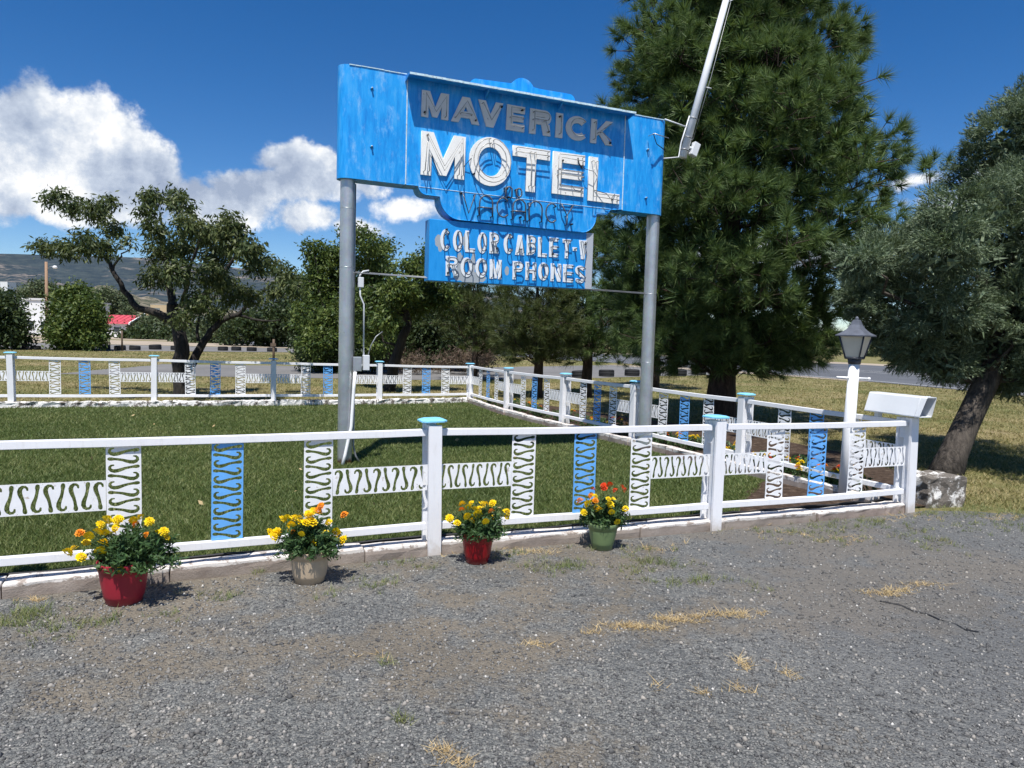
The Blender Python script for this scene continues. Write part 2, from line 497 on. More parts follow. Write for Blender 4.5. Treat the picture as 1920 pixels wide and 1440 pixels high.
sh = nt.math('SUBTRACT', sh, nt.math('MULTIPLY', thick, 0.26), clamp=True)
ccol = nt.ramp(sh, [(0.0, (3.1, 3.7, 4.9)), (0.45, (4.9, 5.5, 6.5)), (0.75, (7.2, 7.5, 7.9)), (1.0, (9.0, 9.0, 9.05))])
final = nt.mix(nt.math('MULTIPLY', mask, 0.97), skycol, ccol)
nt.link(final, bg.inputs['Color'])

# ------------------------------------------------------------ ground materials
def ground_dry():
    m, nt, b, P, O = new_mat('dry_yellow_green_ground', 0.95, 0, 0.1)
    n = nt.noise(P, 0.35, 6, 0.6); n2 = nt.noise(P, 2.6, 8, 0.7); n3 = nt.noise(P, 40, 4, 0.6)
    c = nt.ramp(nt.math('ADD', nt.math('MULTIPLY', n, 0.7), nt.math('MULTIPLY', n2, 0.35)), [(0.38, (0.11, 0.135, 0.040)), (0.52, (0.22, 0.20, 0.085)), (0.66, (0.33, 0.26, 0.15))])
    c = nt.mix(nt.math('MULTIPLY', n3, 0.5), c, (0.06, 0.06, 0.025))
    nt.link(c, b.inputs['Base Color'])
    bump(nt, b, nt.math('ADD', n3, n2), 0.6, 0.04)
    return m

def ground_lawn():
    m, nt, b, P, O = new_mat('mown_lawn_soil_and_thatch', 0.95, 0, 0.1)
    n = nt.noise(P, 0.6, 5, 0.6); n3 = nt.noise(P, 70, 4, 0.7)
    c = nt.ramp(n, [(0.35, (0.060, 0.080, 0.025)), (0.6, (0.085, 0.105, 0.036)), (0.75, (0.14, 0.135, 0.065))])
    c = nt.mix(nt.math('MULTIPLY', n3, 0.6), c, (0.018, 0.024, 0.008))
    nt.link(c, b.inputs['Base Color'])
    bump(nt, b, n3, 0.8, 0.02)
    return m

def gravel():
    m, nt, b, P, O = new_mat('dark_chipped_gravel', 0.85, 0, 0.25)
    v1 = nt.node('ShaderNodeTexVoronoi'); nt.link(P, v1.inputs[0]); v1.inputs['Scale'].default_value = 75
    v2 = nt.node('ShaderNodeTexVoronoi'); nt.link(P, v2.inputs[0]); v2.inputs['Scale'].default_value = 170
    sp = nt.node('ShaderNodeSeparateColor'); nt.link(v1.outputs['Color'], sp.inputs[0])
    sp2 = nt.node('ShaderNodeSeparateColor'); nt.link(v2.outputs['Color'], sp2.inputs[0])
    base = nt.ramp(sp.outputs[0], [(0.0, (0.055, 0.060, 0.066)), (0.5, (0.125, 0.130, 0.135)), (0.85, (0.21, 0.213, 0.212)), (0.985, (0.30, 0.29, 0.27)), (1.0, (0.5, 0.48, 0.45))])
    fine = nt.ramp(sp2.outputs[1], [(0.0, (0.050, 0.053, 0.057)), (0.6, (0.135, 0.137, 0.140)), (1.0, (0.30, 0.295, 0.28))])
    c = nt.mix(0.5, base, fine)
    big = nt.noise(P, 0.55, 6, 0.62); mid = nt.noise(P, 3.2, 7, 0.68)
    patch = nt.math('ADD', nt.math('MULTIPLY', big, 0.6), nt.math('MULTIPLY', mid, 0.45))
    # more soil in the worn strip near the kerb
    y = nt.node('ShaderNodeSeparateXYZ'); nt.link(P, y.inputs[0])
    line = nt.math('SUBTRACT', y.outputs[1], nt.math('MULTIPLY', y.outputs[0], 0.37))
    near = nt.smooth(line, 3.1, 4.6)
    band = nt.math('MULTIPLY', nt.smooth(line, 3.0, 3.5), nt.smooth(line, 4.3, 3.8))
    f = nt.smooth(nt.math('ADD', patch, nt.math('ADD', nt.math('MULTIPLY', near, 0.065), nt.math('MULTIPLY', band, 0.075))), 0.535, 0.64)
    c = nt.mix(nt.math('MULTIPLY', f, 0.66), c, (0.185, 0.152, 0.114))
    tone = nt.ramp(nt.noise(P, 0.9, 7, 0.7), [(0.35, (0.88, 0.89, 0.86)), (0.65, (1.26, 1.24, 1.15))])
    c = nt.mix(1.0, c, tone, 'MULTIPLY')
    f3 = nt.smooth(nt.noise(nt.vmath('ADD', P, (7, 3, 0)), 4.5, 6, 0.7), 0.67, 0.73)
    c = nt.mix(nt.math('MULTIPLY', f3, 0.45), c, (0.25, 0.17, 0.10))
    # smoother old asphalt to the right front
    asp = nt.smooth(nt.math('ADD', nt.math('MULTIPLY', y.outputs[0], 1.0), nt.math('MULTIPLY', big, 2.2)), 1.6, 3.2)
    c = nt.mix(nt.math('MULTIPLY', asp, 0.45), c, (0.135, 0.138, 0.142))
    nt.link(c, b.inputs['Base Color'])
    h = nt.math('ADD', nt.math('MULTIPLY', v1.outputs['Distance'], -1.0), nt.math('MULTIPLY', v2.outputs['Distance'], -0.5))
    h = nt.math('ADD', h, nt.math('MULTIPLY', nt.noise(P, 8, 5), 0.8))
    bump(nt, b, h, 0.9, 0.012)
    return m

def asphalt(name, col, sc=60):
    m, nt, b, P, O = new_mat(name, 0.9, 0, 0.2)
    n = nt.noise(P, sc, 4, 0.7); n2 = nt.noise(P, 0.4, 5, 0.6)
    c = nt.ramp(nt.math('ADD', nt.math('MULTIPLY', n, 0.4), nt.math('MULTIPLY', n2, 0.6)), [(0.35, tuple(x * 0.8 for x in col)), (0.65, tuple(x * 1.2 for x in col))])
    nt.link(c, b.inputs['Base Color']); bump(nt, b, n, 0.3, 0.01)
    return m

def soil():
    m, nt, b, P, O = new_mat('brown_flower_bed_soil', 0.95, 0, 0.1)
    n = nt.noise(P, 12, 8, 0.7)
    c = nt.ramp(n, [(0.35, (0.035, 0.024, 0.018)), (0.55, (0.080, 0.055, 0.040)), (0.75, (0.20, 0.16, 0.12))])
    nt.link(c, b.inputs['Base Color']); bump(nt, b, n, 0.9, 0.04)
    return m
M['ground'] = ground_dry(); M['lawn'] = ground_lawn(); M['gravel'] = gravel(); M['soil'] = soil()
M['road'] = asphalt('road_asphalt', (0.105, 0.110, 0.120)); M['side_road'] = asphalt('pale_side_road', (0.17, 0.165, 0.16))
M['apron'] = asphalt('tan_sandy_shoulder', (0.36, 0.30, 0.23), 25)
M['line'] = plain('road_line_paint', (0.62, 0.62, 0.60), 0.7, var=0.15, scale=3)

def sheet(name, poly, z, mat, kind='structure', sub=0):
    me = bpy.data.meshes.new(name)
    me.from_pydata([(p[0], p[1], z) for p in poly], [], [tuple(range(len(poly)))])
    me.materials.append(mat); me.update()
    if me.polygons[0].normal.z < 0: me.flip_normals()
    o = bpy.data.objects.new(name, me); C.objects.link(o); o['kind'] = kind
    return o

def wobble(pts, step=0.25, amp=0.05):
    out = []
    for i in range(len(pts)):
        a = Vector(pts[i]); b = Vector(pts[(i + 1) % len(pts)])
        n = max(1, min(60, int((b - a).length / step)))
        for k in range(n):
            p = a.lerp(b, k / n)
            out.append((p.x + random.uniform(-amp, amp), p.y + random.uniform(-amp, amp)))
    return out

sheet('ground', [(-9000, -3000), (9000, -3000), (9000, 12000), (-9000, 12000)], -0.02, M['ground'])
FU = Vector((0.927, 0.375, 0)).normalized(); FV = Vector((-0.375, 0.927, 0)).normalized()
# fence posts measured on the ground
P0, P1, P2, P3 = Vector((-3.06, 3.98, 0)), Vector((-0.53, 5.08, 0)), Vector((1.74, 5.96, 0)), Vector((3.84, 6.81, 0))
P0, P1, P2, P3 = [p + Vector((-0.375, 0.927, 0)) * 0.05 for p in (P0, P1, P2, P3)]
PL = P0 - (P1 - P0)
R1, R2, R3, R4, R5 = Vector((2.86, 8.80, 0)), Vector((1.86, 10.74, 0)), Vector((0.92, 12.5, 0)), Vector((-0.07, 14.4, 0)), Vector((-0.96, 16.55, 0))
B1, B2, B3, B4 = Vector((-2.88, 15.6, 0)), Vector((-4.90, 14.75, 0)), Vector((-6.97, 13.97, 0)), Vector((-9.17, 13.15, 0))
B5 = B4 + (B4 - B3)

sheet('lawn', [(-12, 0.1), (PL.x - 1, PL.y - 0.4 + 0.05)] + [(p.x, p.y) for p in (P0, P1, P2)] + [(3.7, 6.9), (3.3, 7.75), (2.65, 9.1), (1.78, 10.7), (0.85, 12.4), (-0.12, 14.3), (-0.98, 16.5)] + [(p.x, p.y + 0.05) for p in (B1, B2, B3, B4, B5)] + [(-18, 9.9)], -0.005, M['lawn'])
gp = [(-40, -11.0)] + [(p.x + 0.03, p.y - 0.07) for p in (PL - FU * 6, PL, P0, P1, P2, P3)] + wobble([(4.1, 6.95), (4.9, 6.9), (6.5, 6.7), (9, 6.4), (14, 5.5)], 0.12, 0.06)[:-8] + [(40, 0), (40, -30), (-40, -30)]
sheet('gravel_forecourt', gp, 0.0, M['gravel'])
bed = [(3.9, 6.95), (3.45, 7.8), (2.75, 9.1), (1.86, 10.75), (0.95, 12.5), (-0.05, 14.4), (-0.9, 16.5), (0.5, 16.8), (1.6, 15.2), (3.0, 13.6), (4.2, 12.2), (4.9, 10.2), (4.9, 8.6), (4.6, 7.3)]
sheet('flower_bed', wobble(bed, 0.3, 0.05), 0.002, M['soil'])
sheet('bare_soil', wobble([(1.95, 6.12), (3.75, 6.88), (3.35, 7.65), (2.95, 8.2), (2.6, 7.7), (2.2, 6.9)], 0.15, 0.05), 0.002, M['soil'])
sheet('driveway', wobble([(-14, 22), (-2.8, 23.8), (2.6, 27.2), (8, 31.8), (12.6, 36.2), (9.5, 40.2), (5.8, 41.0), (-1, 34), (-3.1, 31.8), (-14, 29)], 1.0, 0.12), -0.012, M['side_road'])
hw_near = [(-30, 66), (-8, 57), (-0.1, 51.1), (5.2, 45.5), (9.9, 39.4), (13, 34.8), (15.4, 30), (17.4, 24.1), (19, 14), (19.5, 0), (19, -40)]
hw_far = [(40, -40), (38, 0), (36.5, 20), (34, 35), (31.5, 45.5), (26.6, 54), (18, 61), (8, 66), (-1.6, 69.3), (-12, 73), (-30, 80)]
sheet('highway', hw_near + hw_far, -0.008, M['road'])
sheet('road_shoulder', [(x + 0.0, y - 0.0) for x, y in hw_far[::-1]] + [(x * 1.06 + 1.2, y * 1.06 + 1) for x, y in hw_far], -0.014, M['apron'])
sheet('driveway_apron', wobble([(5.2, 40.8), (9.9, 39.4), (13, 34.9), (15.2, 30.6), (14.6, 30.3), (12.0, 34.2), (8.9, 37.4), (7.0, 34.0), (6.6, 34.4), (7.3, 38)], 0.8, 0.08), -0.004, M['apron'])
def stripe(name, pts, w, z=-0.004):
    mb = MB()
    for i in range(len(pts) - 1):
        a = Vector((*pts[i], 0)); b = Vector((*pts[i + 1], 0)); t = (b - a).normalized(); n = Vector((-t.y, t.x, 0)) * w / 2
        mb.add([a - n, b - n, b + n, a + n], [(0, 1, 2, 3)], M['line'])
    o = mb.build(name, loc=(0, 0, z)); o['kind'] = 'structure'; return o
stripe('road_edge_line', [(x + 0.55, y + 0.45) for x, y in hw_near[1:]], 0.12)
for a, b in [((0.42), 0.45), (0.5, 0.53)]:
    mids = []
    for k, (x, y) in enumerate(hw_near[2:9]):
        fx, fy = hw_far[::-1][2:9][k]
        mids.append((x + (fx - x) * a, y + (fy - y) * a))
    stripe('centre_line', mids, 0.12)
sheet('side_road', [(-90, 34), (-45, 36.2), (-31, 38.6), (-23, 41.2), (-14, 47.2), (-6, 53), (-8, 60), (-18, 55.5), (-31.6, 52), (-90, 50)], -0.010, M['side_road'])
sheet('sandy_verge', wobble([(-90, 51), (-31.6, 53), (-18, 56.5), (-7, 61.5), (-6, 66), (-18, 70), (-35, 66), (-90, 64)], 3, 0.3), -0.012, M['apron'])
sheet('far_lot', wobble([(-90, 66), (-30, 70), (-18, 74), (-16, 98), (-40, 96), (-90, 92)], 3, 0.4), -0.014, M['apron'])

# ------------------------------------------------------------ mesa and foothills
def hills_mat(name, a, b2, rock, sc):
    m, nt, b, P, O = new_mat(name, 1.0, 0, 0.0)
    v = nt.scale(P, (1, 1, 2.2))
    trees = nt.noise(v, sc, 6, 0.75)
    big = nt.noise(nt.scale(P, (1, 1, 5)), 0.0022, 6, 0.65)
    c = nt.ramp(trees, [(0.42, a), (0.62, b2)])
    f = nt.math('MULTIPLY', nt.smooth(big, 0.50, 0.60), nt.smooth(trees, 0.45, 0.60))
    c = nt.mix(nt.math('MULTIPLY', f, 0.85), c, rock)
    nt.link(c, b.inputs['Base Color'])
    return m
def hill_strip(name, az0, az1, d0, d1, hfun, mat, na=240, nd=26):
    V = []; 
    for j in range(nd + 1):
        d = d0 + (d1 - d0) * j / nd
        for i in range(na + 1):
            a = az0 + (az1 - az0) * i / na
            V.append((math.sin(a) * d, math.cos(a) * d, hfun(a, j / nd)))
    T = []
    for j in range(nd):
        for i in range(na):
            k = j * (na + 1) + i
            T += [(k, k + 1, k + na + 2), (k, k + na + 2, k + na + 1)]
    o = np_mesh(name, np.array(V), np.array(T), mat); o['kind'] = 'structure'; return o
def wob(x, s=1.0, o=0.0):
    return (math.sin(x * 11.3 * s + 1.3 + o) + 0.6 * math.sin(x * 27.1 * s + 4 + o) + 0.4 * math.sin(x * 61 * s + 2 + o) + 0.25 * math.sin(x * 133 * s + o)) / 2.25
def mesa_h(a, t):
    top = 500 * (1 - 0.22 * max(0.0, min(1.0, (math.degrees(a) + 27) / 12))) * (1.0 if math.degrees(a) < -10 else max(0.25, 1 - (math.degrees(a) + 10) / 40))
    top *= 1 + 0.012 * wob(a)
    slope = min(1, t / 0.62)
    prof = slope ** 1.35 * (1 + 0.10 * math.sin(slope * 9 + 5 * wob(a, 1.5)) * (1 - slope))
    if slope > 0.9: prof = 0.87 + (slope - 0.9) * 1.3
    top *= math.cos(a)
    return -5 + top * prof + 16 * wob(a, 3, t * 9) * slope * (1 - slope) * 4
hill_strip('mesa', R(-60), R(50), 2900, 7000, mesa_h, hills_mat('mesa_woodland', (0.026, 0.040, 0.052), (0.052, 0.068, 0.072), (0.24, 0.20, 0.175), 0.016))
def foot_h(a, t):
    g = math.degrees(a); e = max(0.0, 1 - max(0.0, (g + 29)) / 16)
    return -3 + (62 + 10 * wob(a, 2)) * math.cos(a) * e * math.sin(min(1, t * 1.35) * math.pi / 2) + 3 * wob(a, 8, t * 5)
hill_strip('foothills', R(-60), R(-8), 900, 1500, foot_h, hills_mat('scrubby_foothill', (0.030, 0.045, 0.030), (0.20, 0.175, 0.13), (0.30, 0.25, 0.20), 0.085))

# ------------------------------------------------------------ kerbs
def kerb_mat():
    m, nt, b, P, O = new_mat('concrete_kerb_with_white_top', 0.9, 0, 0.2)
    n = nt.noise(P, 6, 7, 0.65); fine = nt.noise(P, 90, 4, 0.7)
    g = nt.ramp(n, [(0.3, (0.25, 0.205, 0.175)), (0.55, (0.36, 0.305, 0.265)), (0.8, (0.46, 0.40, 0.35))])
    g = nt.mix(nt.math('MULTIPLY', fine, 0.3), g, (0.12, 0.10, 0.09))
    oi = nt.node('ShaderNodeObjectInfo')
    g = nt.mix(nt.math('MULTIPLY', nt.smooth(oi.outputs['Random'], 0.6, 1.0), 0.4), g, (0.33, 0.20, 0.17))
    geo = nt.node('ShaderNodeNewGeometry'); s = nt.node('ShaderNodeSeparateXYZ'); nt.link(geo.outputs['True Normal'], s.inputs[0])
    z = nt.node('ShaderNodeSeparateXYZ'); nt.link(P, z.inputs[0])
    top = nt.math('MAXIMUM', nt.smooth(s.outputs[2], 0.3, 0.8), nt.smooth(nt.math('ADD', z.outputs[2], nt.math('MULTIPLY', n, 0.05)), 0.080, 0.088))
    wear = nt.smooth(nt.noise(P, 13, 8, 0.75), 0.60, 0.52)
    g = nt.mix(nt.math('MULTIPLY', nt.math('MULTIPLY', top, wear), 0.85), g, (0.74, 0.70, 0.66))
    nt.link(g, b.inputs['Base Color']); bump(nt, b, nt.math('ADD', fine, n), 0.5, 0.01)
    return m
M['kerb'] = kerb_mat()
def stone_mat(lo=0.49, hi=0.58, nm='rough_stone_with_flaking_white_paint'):
    m, nt, b, P, O = new_mat(nm, 0.9, 0, 0.2)
    n = nt.noise(P, 7, 8, 0.72)
    f = nt.smooth(n, lo, hi)
    c = nt.mix(f, (0.78, 0.76, 0.73), (0.17, 0.15, 0.13))
    nt.link(c, b.inputs['Base Color']); bump(nt, b, n, 0.9, 0.04)
    return m
M['stone'] = stone_mat(); M['rock'] = stone_mat(0.40, 0.50, 'flaking_white_paint_on_dark_rock')

def rough_block(L, W_, H, mat, jit=0.012, seg=(6, 2, 2)):
    mb = MB(); nx, ny, nz = seg
    idx = {}; vs = []
    def vid(i, j, k):
        if (i, j, k) not in idx:
            idx[(i, j, k)] = len(vs)
            x = (i / nx - 0.5) * L; y = (j / ny - 0.5) * W_; z = k / nz * H
            vs.append((x + random.uniform(-jit, jit), y + random.uniform(-jit, jit), z + (random.uniform(-jit, jit) if k else -0.05)))
        return idx[(i, j, k)]
    fs = []
    for i in range(nx):
        for k in range(nz):
            fs.append((vid(i, 0, k), vid(i + 1, 0, k), vid(i + 1, 0, k + 1), vid(i, 0, k + 1)))
            fs.append((vid(i + 1, ny, k), vid(i, ny, k), vid(i, ny, k + 1), vid(i + 1, ny, k + 1)))
        for j in range(ny):
            fs.append((vid(i, j, nz), vid(i + 1, j, nz), vid(i + 1, j + 1, nz), vid(i, j + 1, nz)))
    for j in range(ny):
        for k in range(nz):
            fs.append((vid(0, j + 1, k), vid(0, j, k), vid(0, j, k + 1), vid(0, j + 1, k + 1)))
            fs.append((vid(nx, j, k), vid(nx, j + 1, k), vid(nx, j + 1, k + 1), vid(nx, j, k + 1)))
    mb.add(vs, fs, mat); return mb

def kerb_run(root, name, pts, off, h, w, lens, mat, jit):
    pts = [Vector(p) for p in pts]
    seg = [(pts[i + 1] - pts[i]).length for i in range(len(pts) - 1)]; tot = sum(seg)
    def pos(s):
        for i, L in enumerate(seg):
            if s <= L or i == len(seg) - 1:
                t = (pts[i + 1] - pts[i]).normalized(); return pts[i] + t * s, t
            s -= L
    s = 0.0
    while s < tot - 0.1:
        L = min(random.uniform(*lens), tot - s)
        p, t = pos(s + L / 2)
        n = Vector((t.y, -t.x, 0))
        hh = h * random.uniform(0.92, 1.06)
        o = rough_block(L - 0.004, w * random.uniform(0.95, 1.05), hh, mat, jit).build(name, root, bevel=0.006)
        o.location = p + n * (off + random.uniform(-0.006, 0.006)); o.rotation_euler = (random.uniform(-.02, .02), random.uniform(-.008, .008), math.atan2(t.y, t.x) + random.uniform(-.006, .006))
        s += L
k1 = empty('kerb', (0, 0, 0)); k1['kind'] = 'structure'
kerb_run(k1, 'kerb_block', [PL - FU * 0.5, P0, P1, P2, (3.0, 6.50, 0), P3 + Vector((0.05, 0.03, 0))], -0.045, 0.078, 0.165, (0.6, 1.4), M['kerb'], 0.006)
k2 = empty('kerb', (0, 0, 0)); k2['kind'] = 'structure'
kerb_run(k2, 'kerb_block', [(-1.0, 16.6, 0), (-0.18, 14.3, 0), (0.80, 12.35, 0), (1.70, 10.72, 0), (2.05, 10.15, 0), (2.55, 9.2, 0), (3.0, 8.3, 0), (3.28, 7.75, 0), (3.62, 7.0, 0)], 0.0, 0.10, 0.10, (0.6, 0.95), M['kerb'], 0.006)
mb = MB(); ep = [PL - FU * 0.5, P0, P1, P2, Vector((3.0, 6.52, 0)), P3]
eb = []
for i in range(len(ep) - 1):
    for k in range(8):
        p = ep[i].lerp(ep[i + 1], k / 8) + FV * (0.150 + random.uniform(-.006, .006)); p.z = 0.074 + random.uniform(-.008, .01); eb.append(p)
mb.tube(eb, 0.009, M['black'], 6)
for a, b in zip(eb[:-1], eb[1:]): mb.add([a, b, Vector((b.x, b.y, -.02)), Vector((a.x, a.y, -.02))], [(0, 1, 2, 3)], M['black'])
o = mb.build('lawn_edging'); o['kind'] = 'structure'
sb = empty('stone_border', (B3.x, B3.y, 0), 0, 'low border of rough white painted stones along the far lawn edge', 'border')
def world_child(root, pts):
    return [Vector(p) - Vector(root.location) for p in pts]
kerb_run(sb, 'stone', world_child(sb, [B5, B4, B3, B2, B1, R5 + Vector((-0.1, 0, 0))]), 0.06, 0.10, 0.14, (0.30, 0.75), M['stone'], 0.017)

# ------------------------------------------------------------ fences
def stroke_poly(pts, widths, cap=5):
    """outline of a stroke with round ends"""
    n = len(pts); L = []; Rr = []
    for i in range(n):
        a = pts[max(i - 1, 0)]; b = pts[min(i + 1, n - 1)]
        t = (b - a).normalized(); nn = Vector((-t.y, t.x)); w = widths[i]
        L.append(pts[i] + nn * w); Rr.append(pts[i] - nn * w)
    out = list(L)
    t = (pts[-1] - pts[-2]).normalized(); nn = Vector((-t.y, t.x))
    for k in range(1, cap):
        a = math.pi * k / cap; out.append(pts[-1] + (nn * math.cos(a) + t * math.sin(a)) * widths[-1])
    out += Rr[::-1]
    t = (pts[0] - pts[1]).normalized(); nn = Vector((-t.y, t.x))
    for k in range(1, cap):
        a = math.pi * k / cap; out.append(pts[0] + (nn * math.cos(a) + t * math.sin(a)) * widths[0])
    return out
def s_hole(flip):
    # long stem with a knob at one end and a curled hook at the other, in a cell 0.16 wide
    raw = [(-0.077, 0.001), (-0.066, 0.000), (-0.050, -0.001), (-0.028, -0.004), (-0.005, -0.009), (0.015, -0.016), (0.034, -0.0215), (0.052, -0.023), (0.067, -0.018), (0.0755, -0.008), (0.0750, 0.003), (0.067, 0.012), (0.055, 0.0135)]
    wid = [0.0082, 0.0088, 0.0064, 0.0062, 0.0068, 0.0080, 0.0090, 0.0092, 0.0084, 0.0074, 0.0064, 0.0052, 0.0040]
    raw = [(x, y + 0.005) for x, y in raw]; wid = [w * 1.32 for w in wid]
    if flip: raw = [(-x, y) for x, y in raw]
    return stroke_poly([Vector(p) for p in raw], wid, 4)
def panel_mesh(name, length, width, pitch, mat):
    n = int(length / pitch); start = -(n - 1) / 2 * pitch
    cs = [[(-width / 2, -length / 2), (width / 2, -length / 2), (width / 2, length / 2), (-width / 2, length / 2)]]
    for i in range(n):
        y = start + i * pitch
        h = s_hole(i % 2 == 1)
        cs.append([(p.x, p.y + y) for p in h][::-1])
        if i % 2 == 0 and i < n - 1:
            for sx in (-1, 1):
                cs.append([(sx * 0.084 + 0.0028 * math.cos(a), y + pitch * 0.5 + 0.0028 * math.sin(a)) for a in (0, 2.1, 4.2)])
    return filled(name, cs, 0.004, mat)
ZT0, ZT1, ZB0, ZB1 = 0.842, 0.890, 0.173, 0.222
vlen = ZT0 - ZB1 + 0.01
mesh_vw = panel_mesh('white_panel', vlen, 0.19, 0.0515, M['panel_white'])
mesh_vb = panel_mesh('blue_panel', vlen, 0.19, 0.0515, M['panel_blue'])
mesh_h = panel_mesh('long_panel', 0.62, 0.185, 0.0612, M['panel_white'])
mesh_h.transform(Matrix.Rotation(math.pi / 2, 4, 'Y'))

def post_mesh(h):
    mb = MB()
    mb.box((0, -0.060, (h - 0.02) / 2 - 0.02), (0.096, 0.024, h + 0.02), M['white'])
    mb.box((0, 0.082, (h - 0.02) / 2 + 0.03), (0.096, 0.024, h - 0.08), M['white'])
    mb.box((-0.002, -0.012, (h - 0.02) / 2 + 0.02), (0.050, 0.070, h - 0.06), M['white'])
    mb.box((0, 0.046, h - 0.02 - 0.10), (0.060, 0.046, 0.19), M['white'])
    return mb.mesh('post')
def cap_mesh():
    mb = MB(); w, c = 0.094, 0.032
    poly = [(-w + c, -w), (w - c, -w), (w, -w + c), (w, w - c), (w - c, w), (-w + c, w), (-w, w - c), (-w, -w + c)]
    mb.prism(poly, 0.0, 0.012, M['cap_blue'])
    p2 = [(x * 0.72, y * 0.72) for x, y in poly]
    n = 8
    mb.add([(x, y, 0.012) for x, y in poly] + [(x, y, 0.022) for x, y in p2], [(i, (i + 1) % n, n + (i + 1) % n, n + i) for i in range(n)] + [tuple(range(n, 2 * n))], M['cap_blue'])
    return mb.mesh('post_cap')
capm = cap_mesh()
def fence(name, pts, hs, label, facing=1, caps=None, own=None, name_rails='rail'):
    root = empty(name, pts[0], 0, label, 'fence')
    base = Vector(pts[0])
    for i, (p, h) in enumerate(zip(pts, hs)):
        if own is not None and i not in own: continue
        a = pts[max(i - 1, 0)]; b = pts[min(i + 1, len(pts) - 1)]
        t = (b - a).normalized() * facing
        po = link('post', post_mesh(h), root, p - base, (random.uniform(-.016, .016), random.uniform(-.014, .014), math.atan2(t.y, t.x) + random.uniform(-.03, .03)))
        if caps is None or i in caps:
            ca = link('post_cap', capm, po, (0, 0.010, h + 0.002), (random.uniform(-.02, .02), random.uniform(-.02, .02), random.uniform(-.05, .05)))
            b_ = ca.modifiers.new('bevel', 'BEVEL'); b_.width = 0.003; b_.segments = 1
    for i in range(len(pts) - 1):
        a, b = pts[i], pts[i + 1]; t = (b - a); L = t.length; t.normalize(); ang = math.atan2(t.y, t.x)
        n = Vector((-t.y, t.x, 0)) * facing
        h0, h1 = hs[i], hs[i + 1]
        for (z0, z1) in ((ZT0, ZT1), (ZB0, ZB1)):
            mb = MB(); N = 8
            for k in range(1): pass
            g = 0.052
            dz0 = (h0 - 0.94) * z0 / 0.9; dz1 = (h1 - 0.94) * z0 / 0.9
            vs = []
            for k in range(N + 1):
                s = g + (L - 2 * g) * k / N; sag = -0.006 * math.sin(math.pi * k / N) + random.uniform(-.0012, .0012)
                dz = dz0 + (dz1 - dz0) * k / N + sag
                c = t * s
                for (yy, zz) in ((-0.024, z0), (0.024, z0), (0.024, z1), (-0.024, z1)):
                    vs.append(c + Vector((-t.y, t.x, 0)) * yy + Vector((0, 0, zz + dz)))
            fs = []
            for k in range(N):
                for q in range(4):
                    q2 = (q + 1) % 4
                    fs.append((k * 4 + q, (k + 1) * 4 + q, (k + 1) * 4 + q2, k * 4 + q2))
            fs += [(0, 1, 2, 3), (N * 4 + 3, N * 4 + 2, N * 4 + 1, N * 4)]
            mb.add(vs, fs, M['rail'])
            mb.build('rail', root, a - base, bevel=0.003)
        def dzat(s, zz): return ((h0 + (h1 - h0) * s / L) - 0.94) * zz / 0.9
        zc = (ZT0 + ZB1) / 2
        for j, fr in enumerate((0.287, 0.500, 0.707)):
            me = mesh_vb if j == 1 else mesh_vw
            s = L * fr
            o = link('panel', me, root, a + t * s - base + Vector((0, 0, zc + dzat(s, zc) - 0.003)), (0, random.uniform(-.012, .012), ang))
            if j == 1: o['label'] = 'sky blue cut-out panel'
        for hi, (s0, s1) in enumerate(((0.045, L * 0.287 - 0.097), (L * 0.707 + 0.097, L - 0.045))):
            s = (s0 + s1) / 2
            o = link('panel', mesh_h, root, a + t * s - base + Vector((0, 0, 0.545 + dzat(s, 0.545))) , (0, -math.atan2(h1 - h0, L) * 0.5, ang))
            o.scale = ((s1 - s0) / 0.62 * (-1 if hi else 1), 1, 1)
            o['label'] = 'horizontal white cut-out panel'
    return root
fence('fence', [PL, P0, P1, P2, P3], [0.955, 0.955, 0.955, 0.94, 0.925], 'near white fence with scrolled cut-out panels along the gravel kerb', caps=[0, 1, 2, 3])
fence('fence', [P3, R1, R2, R3, R4, R5], [0.925, 0.93, 0.93, 0.92, 0.90, 0.89], 'right white fence with cut-out panels running back towards the pines', facing=-1, own=[1, 2, 3, 4])
fence('fence', [R5, B1, B2, B3, B4, B5], [0.875, 0.905, 0.935, 0.965, 0.99, 1.0], 'far white fence with cut-out panels behind the lawn and white stones', facing=-1)

# ------------------------------------------------------------ motel sign
SA = R(22); SO = Vector((-1.978, 8.53, 0))
sign = empty('motel_sign', SO, SA, 'large weathered blue roadside motel sign on two galvanised steel poles', 'sign')
def tilt(x, z): return z - 0.013 * x if z > 2.95 else z
def ST(poly): return [(x, tilt(x, z)) for x, z in poly]
def arc(cx, cz, r_, a0, a1, n=8):
    return [(cx + r_ * math.cos(R(a0 + (a1 - a0) * k / n)), cz + r_ * math.sin(R(a0 + (a1 - a0) * k / n))) for k in range(n + 1)]
YF, YB = -0.13, 0.13     # front and back faces of the cabinet
# middle section outline
mid = [(0.655, 4.60), (0.655, 3.33), (0.80, 3.335)] + arc(0.905, 3.335, 0.095, 180, 270, 6) + [(1.075, 3.24)] + arc(1.33, 3.235, 0.25, 180, 270, 9) + [(2.99, 2.985)] + arc(2.99, 3.20, 0.215, 270, 352, 8) + [(3.21, 3.245), (3.30, 3.25)] + arc(3.33, 3.335, 0.085, 270, 350, 5) + [(3.59, 3.34), (3.59, 4.60)]
me = filled('cabinet', [ST(mid)], YB - YF, M['sign_blue']); link('cabinet', me, sign)
